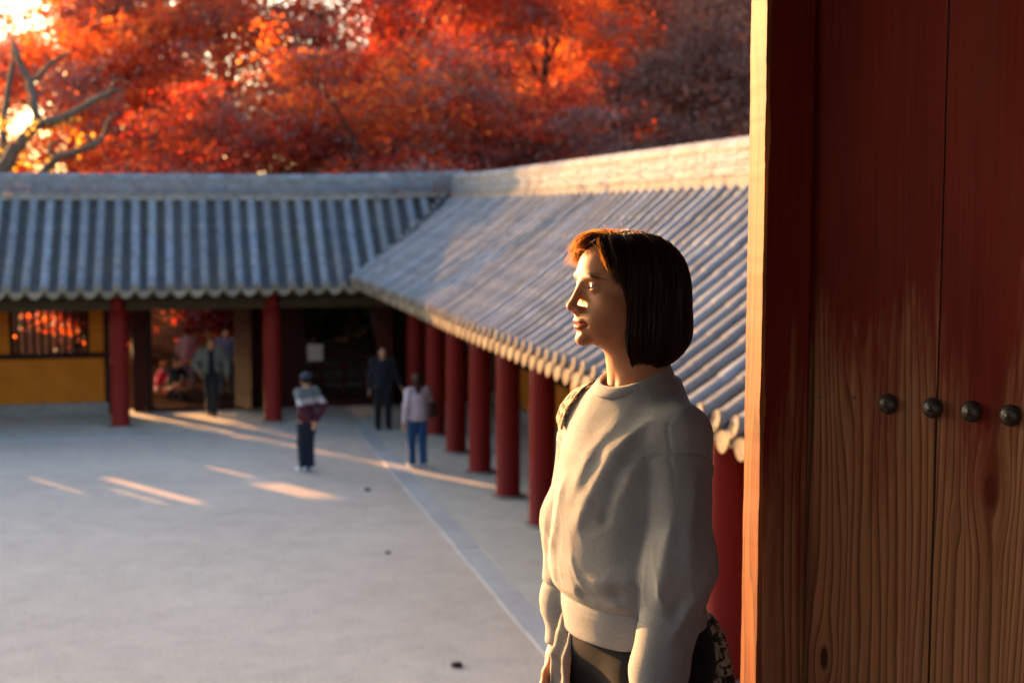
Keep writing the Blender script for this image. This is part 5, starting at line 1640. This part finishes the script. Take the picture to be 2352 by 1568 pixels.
# woman with long hair walking away, seen from behind
figure("woman with long brown hair, pale lilac top and blue jeans walking away", g2(960, 1076), R(-28), 1.66, CM("lilac_knit", (.46, .38, .42)), CM("blue_denim", (.012, .055, .15)), hair_br,
       dict(el=[(-.04, .25, 1.12), (.0, -.25, 1.12)], wr=[(-.02, .27, .86), (.10, -.25, .90)], kn=[(.10, .085, .50), (-.01, -.085, .50)], an=[(.06, .085, .08), (-.05, -.085, .09)]), long_hair=.30, shoe=(.5, .48, .45), head_turn=R(-18))
hb = empty("handbag", (0, 0, 0))
pw = g2(960, 1076); hb.location = (pw[0] + .26, pw[1] - .02, .92); hb.rotation_euler = (0, 0, R(-28))
tag(hb, "small dark brown handbag at the hip of the woman in lilac", "bag")
bagm = mat("brown_leather", [(.3, (.03, .012, .010)), (.7, (.055, .022, .016))], 20, .5, .2)
box("pouch", (-.06, -.14, -.02), (.05, .14, .24), bagm, hb, .03)
MB().tube([(0, -.12, .24), (-.02, -.10, .36), (-.04, -.06, .50), (-.05, .0, .54), (-.05, .06, .5), (-.03, .10, .36), (0, .12, .24)], .012, 8).build("strap", bagm, hb, True)
# man in a cap, hands behind his back
def stripes(me, v, f, k):
    me.materials.append(CM("white_band_knit", (.42, .37, .36))); me.materials.append(CM("burgundy_knit", (.065, .008, .016)))
    zc_ = v[f].mean(1)[:, 2] / k
    mi_ = np.where(zc_ > 1.29, 0, np.where(zc_ > 1.20, 1, 2)).astype(np.int32)
    if len(me.polygons) == len(mi_): me.polygons.foreach_set("material_index", mi_)
figure("man in a navy cap and grey, white and burgundy sweater, hands behind his back", g2(706, 1083), R(-48), 1.70, CM("grey_knit", (.13, .13, .125)), CM("dark_denim", (.012, .017, .032)), hair_bl,
       dict(el=[(-.16, .26, 1.15), (-.16, -.26, 1.15)], wr=[(-.19, .06, .92), (-.20, -.05, .90)], kn=[(.07, .07, .50), (.02, -.07, .50)], an=[(.05, .055, .08), (-.03, -.06, .08)]), cap_c=CM("navy_cap", (.015, .03, .06)), bands=stripes, shoe=(.62, .62, .64), head_turn=R(-30))
# man walking in through the first gate
figure("man in an open grey-green jacket walking in through the first gate", g2(487, 955), R(165), 1.73, CM("black_tee", (.008, .008, .010)), CM("charcoal_cotton", (.012, .014, .016)), hair_bl,
       dict(el=[(-.06, .33, 1.17), (-.06, -.34, 1.17)], wr=[(.02, .33, .92), (.14, -.26, 1.0)], kn=[(.12, .06, .50), (-.02, -.06, .49)], an=[(.06, .05, .08), (-.12, -.06, .10)]), jacket=CM("grey_green_cotton", (.12, .13, .11)))
# people further out
figure("person in a violet-grey coat behind the walking man", (at(520, 880, 35.0).x, 35.0), R(160), 1.62, CM("violet_grey_wool", (.12, .12, .17)), CM("dark_grey_wool", (.05, .05, .055)), hair_bl, group="visitors outside the gate", h=.013)
figure("person in a dusty pink coat beyond the gate, left of the walking man", (at(432, 880, 35.6).x, 35.6), R(-10), 1.58, CM("dusty_pink_wool", (.28, .17, .17)), CM("pink_grey_cotton", (.16, .10, .10)), hair_bl, group="visitors outside the gate", h=.013)
CR = dict(pel=(-.12, 0, .26), el=[(.22, .20, .50), (.22, -.20, .50)], wr=[(.42, .10, .50), (.42, -.10, .50)], kn=[(.34, .15, .50), (.34, -.15, .50)], an=[(.10, .14, .08), (.10, -.14, .08)], lean=.25)
figure("person crouching in black just inside the gate view", (at(404, 905, 34.0).x, 34.0), R(120), 1.66, CM("black_wool", (.008, .008, .009)), CM("black_wool_skirt", (.008, .008, .009)), hair_bl, CR, group="visitors outside the gate", crouch=True, h=.013)
figure("child crouching in a bright red jacket by the gate leaf", (at(372, 890, 34.6).x, 34.6), R(60), 1.35, CM("crimson_nylon", (.55, .015, .05)), CM("orange_cotton", (.6, .14, .02)), hair_br, CR, group="visitors outside the gate", crouch=True, cap_c=CM("orange_knit_cap", (.75, .2, .02)), h=.013)
